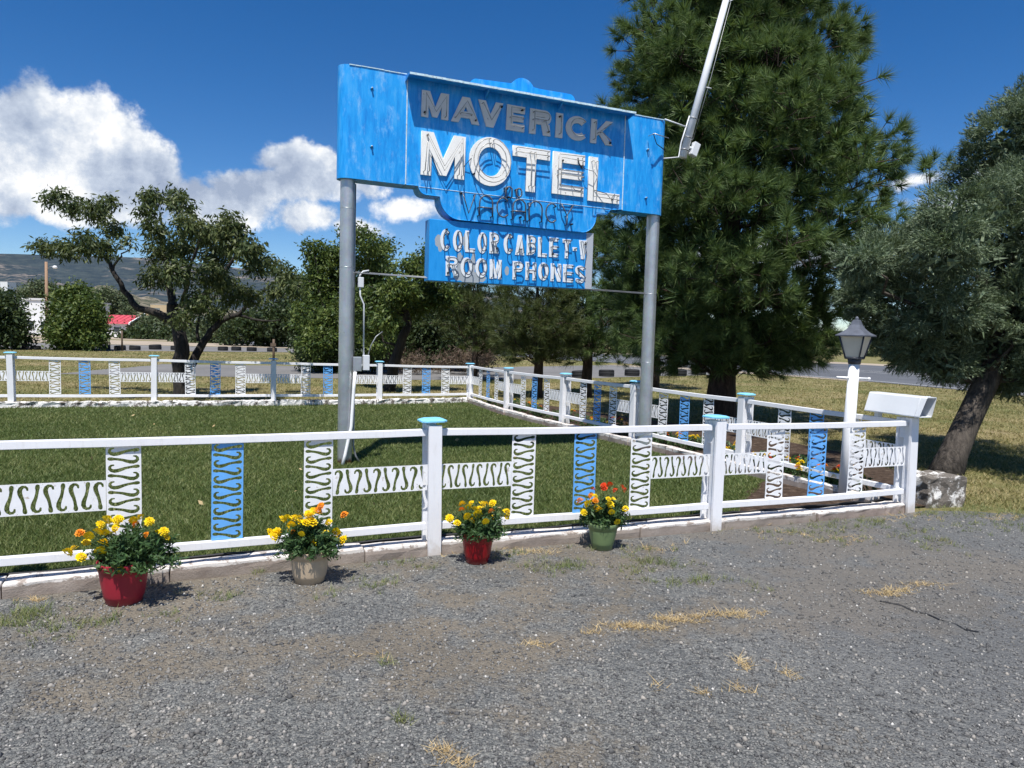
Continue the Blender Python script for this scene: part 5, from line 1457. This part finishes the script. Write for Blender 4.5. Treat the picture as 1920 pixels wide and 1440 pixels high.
# generic crown from blobs given as photo pixels at a depth
def blob_tree(name, base, blobs, limbs, label, cat, mat, bark, nleaf, lsize, seed, aspect=.4, droop=.3, jit=1.0, per=26, spr=.16, group=None, core=0.35, stems=True):
    global rng
    rng = np.random.default_rng(seed); random.seed(seed)
    root = empty(name, (base[0], base[1], 0), 0, label, cat, group); b0 = Vector((base[0], base[1], 0))
    tb = MB(); lbm = MB(); first = True
    for (pl, r0, r1) in limbs:
        pts = [Vector(p) - b0 for p in pl]
        sm = []
        for i in range(len(pts) - 1):
            for k in range(3): sm.append(pts[i].lerp(pts[i + 1], k / 3) + Vector((random.gauss(0, .02), random.gauss(0, .02), random.gauss(0, .01))) * (0 if (i == 0 and k == 0) else 1))
        sm.append(pts[-1])
        mb = tb if first else lbm
        tube_np_branch(mb, sm, r0, r1, bark, 9); first = False
    if limbs: tb.build('trunk', root)
    if len(limbs) > 1: lbm.build('limb', root)
    cl = []; ow = []
    vol = [b[3] * b[3] for b in blobs]; tot = sum(vol)
    tw = MB()
    for (p, rx, rz, r_) in [((Vector(b[0]) - b0), b[1], b[2], b[3]) for b in blobs]:
        n = int(nleaf * r_ * r_ / tot / per) + 1
        d = rand_dir(n); rad = (core + (1 - core) * rng.uniform(0, 1, n) ** .6)[:, None]
        nz = 1 + .25 * np.sin(d[:, :1] * 6 + p.x * 3) * np.cos(d[:, 2:] * 5 + p.z)
        cc = np.array(p) + d * rad * nz * [rx, rx * jit, rz]
        lf = np.repeat(cc, per, 0) + rng.normal(size=(n * per, 3)) * spr * [1, 1, .8]
        cl.append(lf); ow.append(np.repeat(d, per, 0))
        if stems:
            for k in range(0, n, 3): 
                q = Vector(cc[k]); tw.tube([p.lerp(q, .1), q], [.012, .004], bark, 3, caps=False)
    o = leaves(np.concatenate(cl), lsize, mat, 'crown', root, droop, aspect, np.concatenate(ow) * .6); o['kind'] = 'stuff'
    if stems: o = tw.build('twigs', root); o['kind'] = 'stuff'
    return root
def PB(px, py, r_, Y, sq_=0.9, dy=0.6):
    m_ = r_ * Y / F; return (at(px, py, Y + random.uniform(-dy, dy)), m_, m_ * sq_, m_)
random.seed(21)
YA = 16.1
bl = [(PB(b[0], b[1], b[2] * .78, YA - .9, 1.0, 1.7)) for b in [(105, 372, 20), (140, 388, 24), (178, 398, 28), (206, 380, 18), (160, 458, 30), (120, 470, 26), (82, 464, 24), (282, 372, 24), (330, 372, 20), (345, 388, 22), (272, 398, 18), (290, 430, 26), (212, 430, 22), (355, 425, 30), (385, 440, 34), (430, 430, 32), (445, 455, 34), (470, 475, 26), (405, 480, 40), (345, 470, 32), (300, 470, 34), (290, 520, 30), (335, 515, 28), (400, 520, 32), (430, 545, 34), (480, 500, 22), (510, 498, 24), (540, 520, 24), (555, 545, 20), (520, 545, 26), (380, 570, 28), (410, 590, 26), (345, 600, 22), (470, 560, 24), (200, 470, 20), (238, 455, 12)]]
A0 = Vector((-7.4, 16.1, -.05))
T_ = lambda x, y, d=0: at(x, y, YA + d)
blob_tree('fruit_tree', (-7.4, 16.1), bl,
          [([A0, T_(337, 690), T_(340, 650), T_(332, 605), T_(324, 570)], .19, .12),
           ([T_(334, 610), T_(300, 590), T_(258, 577), T_(232, 545), T_(212, 505), T_(190, 475), T_(150, 445)], .10, .02),
           ([T_(324, 575), T_(318, 530, .3), T_(306, 470, .4), T_(300, 400, .4)], .10, .02),
           ([T_(212, 505), T_(225, 480), T_(245, 465)], .03, .01),
           ([T_(338, 600), T_(362, 562, -.5), T_(402, 540, -.8), T_(440, 480, -.9), T_(452, 440, -1)], .07, .02),
           ([T_(345, 705, .2), T_(370, 665, .3), T_(390, 630, .4), T_(415, 602, .5), T_(445, 590, .6), T_(475, 560, .6), T_(530, 520, .7)], .11, .02),
           ([T_(372, 640, .3), T_(372, 600, .3), T_(385, 570, .3)], .04, .015),
           ([T_(445, 590, .6), T_(490, 602, .7), T_(525, 600, .8)], .04, .01),
           ([T_(340, 575), T_(352, 520, -.5), T_(372, 450, -.8), T_(380, 420, -1)], .05, .012)],
          'open crowned fruit tree with forked black trunk behind the far fence', 'tree', M['leaf_apricot'], M['bark_dark'], 23000, .115, 31, .30, .75, 1.2, 20, .085)
# middle group
YM = 27.0
random.seed(5)
blob_tree('tree', (-7.0, YM), [PB(*b, YM, 1.1, 1.2) for b in [(588, 470, 20), (600, 500, 30), (625, 470, 22), (640, 500, 30), (598, 540, 36), (640, 550, 44), (690, 455, 20), (712, 470, 20), (728, 462, 12), (690, 500, 34), (712, 530, 34), (668, 440, 18), (585, 590, 38), (630, 610, 46), (690, 590, 46), (650, 650, 38), (595, 640, 34), (700, 640, 38), (725, 500, 16), (655, 440, 18)]],
          [([Vector((-7, YM, -.05)), at(640, 640, YM), at(645, 560, YM)], .16, .08), ([at(640, 640, YM), at(600, 560, YM), at(590, 480, YM)], .08, .02), ([at(645, 570, YM), at(690, 500, YM), at(700, 460, YM)], .07, .02)],
          'large rounded green tree behind the left sign pole', 'tree', M['leaf_mid'], M['bark_dark'], 38000, .15, 32, .4, .35, 1.1, 24, .15)
YN = 19.0
blob_tree('tree', (-3.2, YN), [PB(*b, YN, .9, .8) for b in [(700, 560, 26), (740, 548, 26), (775, 500, 22), (800, 478, 18), (812, 510, 22), (760, 545, 26), (720, 600, 22), (690, 610, 24), (800, 560, 28), (770, 580, 22), (735, 580, 18), (675, 560, 22), (805, 535, 24), (830, 560, 24)]],
          [([Vector((-3.25, YN, -.05)), at(738, 690, YN), at(752, 645, YN), at(765, 605, YN), at(758, 570, YN)], .17, .08), ([at(762, 600, YN), at(735, 575, YN), at(715, 545, YN), at(690, 535, YN)], .06, .015), ([at(758, 572, YN), at(775, 530, YN), at(795, 490, YN)], .06, .015), ([at(745, 650, YN), at(720, 640, YN), at(705, 600, YN)], .04, .01)],
          'crooked dark trunked tree in front of the bushes below the small sign panel', 'tree', M['leaf_mid'], M['bark_dark'], 15000, .12, 33, .36, .5, 1.1, 20, .12)
YD = 30.0
blob_tree('dark_bush', (-3.2, YD), [PB(*b, YD, .9, 1) for b in [(795, 620, 44), (840, 600, 44), (870, 640, 44), (815, 660, 36), (770, 640, 34), (760, 580, 34), (900, 660, 30), (880, 590, 36), (845, 560, 30), (735, 620, 32), (745, 660, 32)]], [([Vector((-3.2, YD, -.05)), at(830, 640, YD), at(830, 600, YD)], .12, .05)],
          'dense dark green bush to the right of the crooked tree', 'bush', M['leaf_dark'], M['bark_dark'], 34000, .16, 34, .45, .2, 1.1, 24, .20)
blob_tree('twiggy_bush', (-1.5, 27.0), [PB(*b, 27, .9, .8) for b in [(905, 665, 26), (925, 640, 20), (880, 678, 22), (860, 672, 20), (830, 680, 18), (700, 672, 20), (740, 678, 20), (780, 680, 22)]], [], 'low reddish brown twiggy bush at the foot of the green bushes', 'bush', M['twig'], M['bark_dark'], 9000, .16, 35, .12, .0, 1, 18, .18, stems=False)
blob_tree('dark_bush', (-8.2, 26.5), [PB(*b, 26.5, .9, .8) for b in [(585, 665, 26), (610, 672, 26), (575, 640, 20), (630, 670, 24), (660, 672, 24), (690, 668, 22)]], [], 'low dark bush at the left foot of the rounded tree', 'bush', M['leaf_dark'], M['bark_dark'], 12000, .14, 36, .45, .2, 1, 24, .18, stems=False)
pine('pine_tree', (-1.3, 24.0), [(1.0, 1.1, 1.1, 1.0), (2.0, 1.5, 1.5, 1.3), (3.0, 1.1, 1.2, 1.1), (3.6, .4, .4, .4)], 'yellowish pine tree farthest left of the row, under the lower sign panel', 54, 10, 78, .22, .012, .13, M['needle2'], 15, cl_r=(.4, .6), inner=60, limb_n=22)
# bushes on the left
random.seed(9)
blob_tree('round_bush', (-25.8, 39.5), [PB(*b, 39.5, 1, 1) for b in [(8, 578, 24), (22, 600, 26), (0, 620, 34), (36, 632, 18), (-20, 580, 30), (-50, 610, 40), (18, 560, 14)]], [([Vector((-26.6, 39.5, -.05)), at(10, 610, 39.5)], .15, .06)], 'round dark bush at the far left edge of the photo', 'bush', M['leaf_dark'], M['bark_dark'], 16000, .22, 41, .45, .2, 1, 24, .28)
blob_tree('round_bush', (-24.0, 41.0), [PB(*b, 41, 1, 1) for b in [(122, 560, 18), (148, 550, 16), (116, 590, 20), (145, 595, 32), (170, 578, 18), (122, 628, 24), (160, 622, 30), (178, 602, 16), (140, 642, 16), (108, 612, 14), (176, 636, 14)]], [([Vector((-24.2, 41, -.05)), at(145, 600, 41)], .15, .06)], 'tall rounded green bush between the white and red roofed houses', 'bush', M['leaf_mid'], M['bark_dark'], 22000, .22, 42, .45, .2, 1, 24, .28)
YF_ = 62
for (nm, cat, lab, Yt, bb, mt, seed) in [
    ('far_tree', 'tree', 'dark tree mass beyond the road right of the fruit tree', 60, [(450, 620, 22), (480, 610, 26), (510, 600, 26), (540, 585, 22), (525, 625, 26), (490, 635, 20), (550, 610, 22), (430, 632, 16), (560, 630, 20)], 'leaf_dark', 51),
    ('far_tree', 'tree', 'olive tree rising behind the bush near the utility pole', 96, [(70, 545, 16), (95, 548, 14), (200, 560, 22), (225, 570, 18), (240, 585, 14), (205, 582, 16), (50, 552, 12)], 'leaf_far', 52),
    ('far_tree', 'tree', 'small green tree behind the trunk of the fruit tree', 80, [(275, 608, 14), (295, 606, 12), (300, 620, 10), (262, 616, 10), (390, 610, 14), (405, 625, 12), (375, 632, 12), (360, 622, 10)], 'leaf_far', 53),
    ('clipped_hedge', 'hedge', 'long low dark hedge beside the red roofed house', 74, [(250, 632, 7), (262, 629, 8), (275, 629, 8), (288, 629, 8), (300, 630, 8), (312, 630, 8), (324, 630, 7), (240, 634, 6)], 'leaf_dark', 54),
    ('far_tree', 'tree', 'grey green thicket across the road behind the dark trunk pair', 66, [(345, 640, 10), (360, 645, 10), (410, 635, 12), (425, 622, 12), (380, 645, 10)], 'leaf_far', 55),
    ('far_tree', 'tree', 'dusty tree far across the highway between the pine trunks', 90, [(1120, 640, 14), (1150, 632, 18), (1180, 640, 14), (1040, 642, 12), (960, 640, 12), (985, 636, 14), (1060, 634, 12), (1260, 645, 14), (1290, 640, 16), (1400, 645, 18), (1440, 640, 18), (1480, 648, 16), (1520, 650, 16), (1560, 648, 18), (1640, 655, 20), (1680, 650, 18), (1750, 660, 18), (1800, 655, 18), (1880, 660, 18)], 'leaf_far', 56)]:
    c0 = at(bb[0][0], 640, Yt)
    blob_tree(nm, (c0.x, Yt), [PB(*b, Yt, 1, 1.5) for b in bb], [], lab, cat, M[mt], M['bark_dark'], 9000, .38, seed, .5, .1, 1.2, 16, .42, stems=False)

# juniper on the right
def juniper():
    global rng
    rng = np.random.default_rng(77); random.seed(77)
    root = empty('juniper_tree', (5.6, 9.05, 0), 0, 'grey green juniper tree with a thick leaning trunk at the right edge', 'tree'); b0 = Vector((5.6, 9.05, 0))
    YJ = 9.3
    tb = MB(); pl = [Vector((5.48, 9.0, -.1)), gnd(1783, 862) * 1 + Vector((0.08, 0, .15)), at(1812, 795, 9.15), at(1845, 725, 9.25), at(1890, 640, 9.4), at(1920, 540, 9.6), at(1935, 400, 9.8)]
    pl[1] = at(1788, 850, 9.08)
    tb.tube([p - b0 for p in pl], [.22, .165, .15, .145, .13, .10, .05], M['bark_juniper'], 16); tb.build('trunk', root)
    blobs = [(1880, 260, 60), (1920, 200, 50), (1850, 330, 70), (1910, 330, 90), (1800, 400, 60), (1850, 430, 90), (1780, 460, 60), (1740, 440, 40), (1720, 500, 70), (1660, 480, 50), (1640, 540, 55), (1610, 490, 34), (1615, 560, 40), (1690, 580, 70), (1760, 560, 80), (1840, 540, 100), (1720, 640, 60), (1660, 620, 50), (1790, 640, 80), (1860, 640, 80), (1910, 600, 90), (1900, 700, 60), (1830, 690, 50), (1770, 680, 40), (1700, 670, 34), (1960, 400, 120), (1980, 560, 120), (1900, 460, 90), (2050, 500, 130), (2040, 350, 110), (1960, 250, 90), (1990, 680, 80), (1885, 705, 40), (2150, 430, 150), (2130, 600, 120), (2080, 250, 100), (2030, 180, 70)]
    cs = []; ax = []; lb = MB(); core = []
    for (px, py, r_) in blobs:
        p = np.array(at(px, py, YJ + random.uniform(-.9, 1.1)) - b0); m_ = r_ * YJ / F
        n = int(12 * r_)
        core.append(p + rand_dir(230) * rng.uniform(0, .85, 230)[:, None] ** .5 * m_ * [1.0, 1.25, .9])
        nc = max(4, n // 20); d = rand_dir(nc); rad = (.45 + .62 * rng.uniform(0, 1, nc) ** .6)[:, None]
        cc = p + d * rad * m_ * [1.0, 1.25, .95]; k_ = rng.integers(0, nc, n)
        loc_ = rand_dir(n) * rng.uniform(.2, 1, n)[:, None] ** .5 * .15; loc_[:, 2] = np.abs(loc_[:, 2]) * 1.0 - .03
        cs.append(cc[k_] + loc_); ax.append(norm(d[k_] * .9 + loc_ * 3 + [0, 0, .05] + rand_dir(n) * .35))
        tube_np_branch(lb, bent(Vector(pl[4 if py < 600 else 3]) - b0, Vector(p), .15), .045, .008, M['bark_juniper'], 6)
    lb.build('limb', root)
    cs = np.concatenate(cs); ax = np.concatenate(ax)
    # sprays: each a short feathery twig of narrow triangles
    nn = 13; n = len(cs); Cc = np.repeat(cs, nn, 0); A_ = np.repeat(ax, nn, 0); m_ = n * nn
    t = rng.uniform(-.5, .5, m_)[:, None]
    side = norm(np.cross(A_, np.repeat(rand_dir(n), nn, 0)))
    d = norm(A_ * .9 + side * rng.uniform(-.9, .9, m_)[:, None] + rand_dir(m_) * .35)
    b = Cc + A_ * t * .13 + side * rng.normal(size=(m_, 1)) * .02
    w_ = norm(np.cross(d, rand_dir(m_))) * .0056
    L = rng.uniform(.03, .07, m_)[:, None]
    V = np.stack([b - w_, b + w_, b + d * L], 1).reshape(-1, 3)
    kc = np.concatenate(core); kd = rand_dir(len(kc)); kw = norm(np.cross(kd, rand_dir(len(kc)))) * .022
    V = np.concatenate([V, np.stack([kc - kw, kc + kw, kc + kd * .15], 1).reshape(-1, 3)])
    o = np_mesh('crown', V, np.arange(len(V)), M['juniper'], root); o['kind'] = 'stuff'
juniper()

# ------------------------------------------------------------ tyres, posts, poles, houses
def tyre_mesh():
    mb = MB(); pr = []
    Rr, w = .33, .10
    pr = [(.19, -.07), (.20, -.095), (.27, -.11), (.31, -.10), (.325, -.085), (.332, -.05), (.325, -.045), (.325, -.035), (.333, -.03), (.333, .03), (.325, .035), (.325, .045), (.332, .05), (.325, .085), (.31, .10), (.27, .11), (.20, .095), (.19, .07), (.205, .05), (.22, 0), (.205, -.05)]
    mb.lathe(pr, M['tyre'], 28, closed=True); return mb.mesh('tyre')
tm = tyre_mesh()
ty = [(67, 655, 0.8), (196, 655, 1), (225, 656, 1), (253, 656, 1), (291, 655, 1.15), (330, 656, 1), (418, 657, 1), (443, 657, 1), (472, 658, 1), (510, 659, 1), (1087, 707, 1), (1137, 705, 1), (1185, 704, 1), (1225, 704, 1), (1273, 704, 1.05), (1310, 702, 1.05)]
nm = ['first tyre from the left, half hidden under the round bush', 'dark tyre at the foot of the tall rounded bush', 'flat tyre under the leftmost thin stake', 'tyre just right of the leftmost thin stake', 'largest dark tyre of the row beside the side road', 'tyre peeking out left of the fruit tree trunk', 'tyre just right of the fruit tree fork', 'second tyre right of the fruit tree fork', 'tyre midway between the fruit tree and the thin post', 'tyre directly behind the thin dark post', 'tyre beside the second pine trunk', 'black tyre lying alone between pine trunk and right sign pole', 'tyre just left of the right sign pole', 'tyre hidden behind the slim pine trunk', 'thick black tyre right of the slim pine trunk', 'black tyre touching the big pine trunk on its left']
for (px, py, s_), lb_ in zip(ty, nm):
    g = gnd(px, py); o = link('tyre', tm, None, (g.x, g.y, 0.13 * s_ - .02), (random.uniform(-.06, .06), random.uniform(-.06, .06), random.uniform(0, 3))); o.scale = (s_ * .95, s_ * .95, s_ * 1.35)
    tag(o, 'old black ' + lb_ if not lb_.startswith(('black', 'dark')) else 'old ' + lb_, 'tyre', 'old tyres laid along the road edges')
for (px, py, top, r_, lab) in [(229, 657, 620, .05, 'thin dark metal stake standing beside the tyres on the left'), (513, 680, 636, .055, 'short dark wooden post behind the far fence')]:
    g = gnd(px, py); t_ = at(px, top, g.y); mb = MB(); mb.tube([(0, 0, -.05), (0, 0, t_.z)], r_, M['wood_old'], 8)
    if px > 300: mb.box((0.0, -.05, t_.z - .25), (.24, .05, .14), M['wood_old'])
    o = mb.build('stake', None, (g.x, g.y, 0)); tag(o, lab, 'post')
# utility pole with a lamp arm
up = at(89, 640, 70); u0 = empty('utility_pole', (up.x, 70, 0), 0, 'brown wooden utility pole with a small street lamp above the white building', 'utility pole')
tz = at(89, 491, 70).z; mb = MB(); mb.tube([(0, 0, -.1), (0, 0, tz)], [.17, .12], plain('bleached_pole_wood', (.30, .19, .12), .8), 10); mb.build('pole', u0)
mb = MB(); mb.tube([(0, 0, tz - .9), (.35, 0, tz - .45), (.75, 0, tz - .40)], .03, M['steel'], 6); mb.build('lamp_arm', u0)
mb = MB(); mb.lathe([(.001, .12), (.12, .10), (.22, -.05), (.16, -.16), (.001, -.2)], M['pole_white'], 12, (.85, 0, tz - .45)); mb.build('lamp_head', u0)

M['wall_white'] = plain('white_house_wall', (.72, .72, .72), .7, var=.05, scale=1)
M['red_roof'] = plain('faded_red_metal_roof', (.50, .07, .09), .6, var=.12, scale=2)
M['window_dark'] = plain('dark_window_glass', (.04, .05, .06), .15, var=.1, bmp=0)
M['roof_grey'] = plain('pale_flat_roof', (.62, .62, .62), .7, var=.1, scale=1)
M['tan_wall'] = plain('tan_stucco_wall', (.50, .38, .24), .8, var=.1, scale=1)
def house(name, px0, px1, pyb, pyt, Y, dep, wall, label, roof=None, rh=0.0, wins=(), cat='building', parapet=False, doors=()):
    a = at(px0, pyb, Y); b = at(px1, pyb, Y); w = b.x - a.x; hz = at((px0 + px1) / 2, pyt, Y).z
    root = empty(name, ((a.x + b.x) / 2, Y, 0), 0, label, cat)
    mb = MB(); mb.box((0, dep / 2, hz / 2 - .02), (w, dep, hz), wall); mb.build('wall', root)
    if roof is not None:
        mb = MB()
        if rh > 0:
            e = .35
            mb.add([(-w / 2 - e, -e, hz - .05), (w / 2 + e, -e, hz - .05), (w / 2 + e, dep + e, hz - .05), (-w / 2 - e, dep + e, hz - .05), (-w / 2 - e, dep / 2, hz + rh), (w / 2 + e, dep / 2, hz + rh)],
                   [(0, 1, 5, 4), (2, 3, 4, 5), (0, 4, 3), (1, 2, 5), (3, 2, 1, 0)], roof)
            for k in range(int(w / .6)):
                x = -w / 2 + k * .6 + .3
                mb.tube([(x, -e, hz - .03), (x, dep / 2, hz + rh + .02)], .03, roof, 4)
        else: mb.box((0, dep / 2, hz + .08), (w + .3, dep + .3, .2), roof)
        mb.build('roof', root)
        if rh > 0:
            mb = MB(); mb.add([(w / 2 + .36, -.36, hz - .12), (w / 2 + .50, -.36, hz - .12), (w / 2 + .50, dep / 2, hz + rh + .05), (w / 2 + .36, dep / 2, hz + rh + .05), (w / 2 + .36, -.36, hz + .10), (w / 2 + .50, -.36, hz + .10), (w / 2 + .50, dep / 2, hz + rh + .25), (w / 2 + .36, dep / 2, hz + rh + .25)],
                              [(0, 1, 2, 3), (4, 7, 6, 5), (0, 4, 5, 1), (1, 5, 6, 2), (2, 6, 7, 3), (3, 7, 4, 0)], M['wall_white']); mb.build('gable_trim', root)
    for (fx, z0, ww, wh) in wins:
        mb = MB(); mb.box((fx * w / 2, -.03, z0 + wh / 2), (ww, .08, wh), M['wall_white']); f_ = mb.build('window', root)
        mb = MB(); mb.box((fx * w / 2, -.05, z0 + wh / 2), (ww - .2, .08, wh - .2), M['window_dark']); mb.build('pane', f_)
    return root
house('house', 186, 238, 632, 606, 79, 6, M['wall_white'], 'white house with a faded red metal roof left of the fruit tree', M['red_roof'], 0.95, [(.3, .5, .8, .7)], 'house')
bld = house('white_building', 30, 96, 640, 562, 82, 12, M['wall_white'], 'two storey white building behind the bushes at far left', M['roof_grey'], 0, [(-.1, .6, .9, 1.0), (.62, .6, .9, 1.0)])
house('white_trailer', 352, 371, 612, 603, 110, 5, M['wall_white'], 'small white trailer seen through the fruit tree limbs', M['roof_grey'], 0, [(.2, 1.2, 1.0, .6)], 'trailer')
house('tan_shed', 309, 326, 628, 612, 95, 4, M['tan_wall'], 'small tan shed beside the fruit tree trunk', M['roof_grey'], 0, [], 'shed')
cn = house('canopy_roof', 245, 295, 620, 617, 100, 4, M['roof_grey'], 'long thin pale carport roof beside the red roofed house', None, 0, [], 'carport')
tw_ = [(262, 300, 590, 585, 420, 'low pale warehouse in the distant town'), (268, 282, 582, 577, 520, 'tiny white roofed house far off at the mesa foot'), (282, 312, 577, 571, 600, 'distant tan warehouse below the mesa'), (244, 262, 597, 592, 380, 'distant white shed left of the town roofs'), (355, 362, 598, 592, 300, 'far white cabin between the fruit tree limbs'), (0, 14, 532, 528, 800, 'tiny pale building on the left foothill')]
for (x0, x1, yb, yt, Y, lab) in tw_:
    house('distant_building', x0, x1, yb, yt, Y, 14, M['wall_white'] if 'tan' not in lab else M['tan_wall'], lab, M['roof_grey'], 0, [])
# ------------------------------------------------------------ air
hb = MB(); hb.box((0, 4500, 298.0), (18040, 15040, 604), M['white'])
hz = hb.build('haze'); hz['kind'] = 'stuff'; hz.data.materials.clear()
hm = bpy.data.materials.new('thin_blue_air'); hm.use_nodes = True; hn = hm.node_tree
hn.nodes.remove(hn.nodes['Principled BSDF']); pv = hn.nodes.new('ShaderNodeVolumePrincipled')
pv.inputs['Color'].default_value = (0.80, 0.88, 1.0, 1); pv.inputs['Density'].default_value = 1.1e-5; pv.inputs['Anisotropy'].default_value = 0.2
hn.links.new(pv.outputs[0], hn.nodes['Material Output'].inputs['Volume'])
hz.data.materials.append(hm)
print('objects', len(bpy.data.objects), 'tris', sum(sum(len(p.vertices) - 2 for p in o.data.polygons) if len(o.data.polygons) < 20000 else len(o.data.polygons) for o in bpy.data.objects if o.type == 'MESH'))
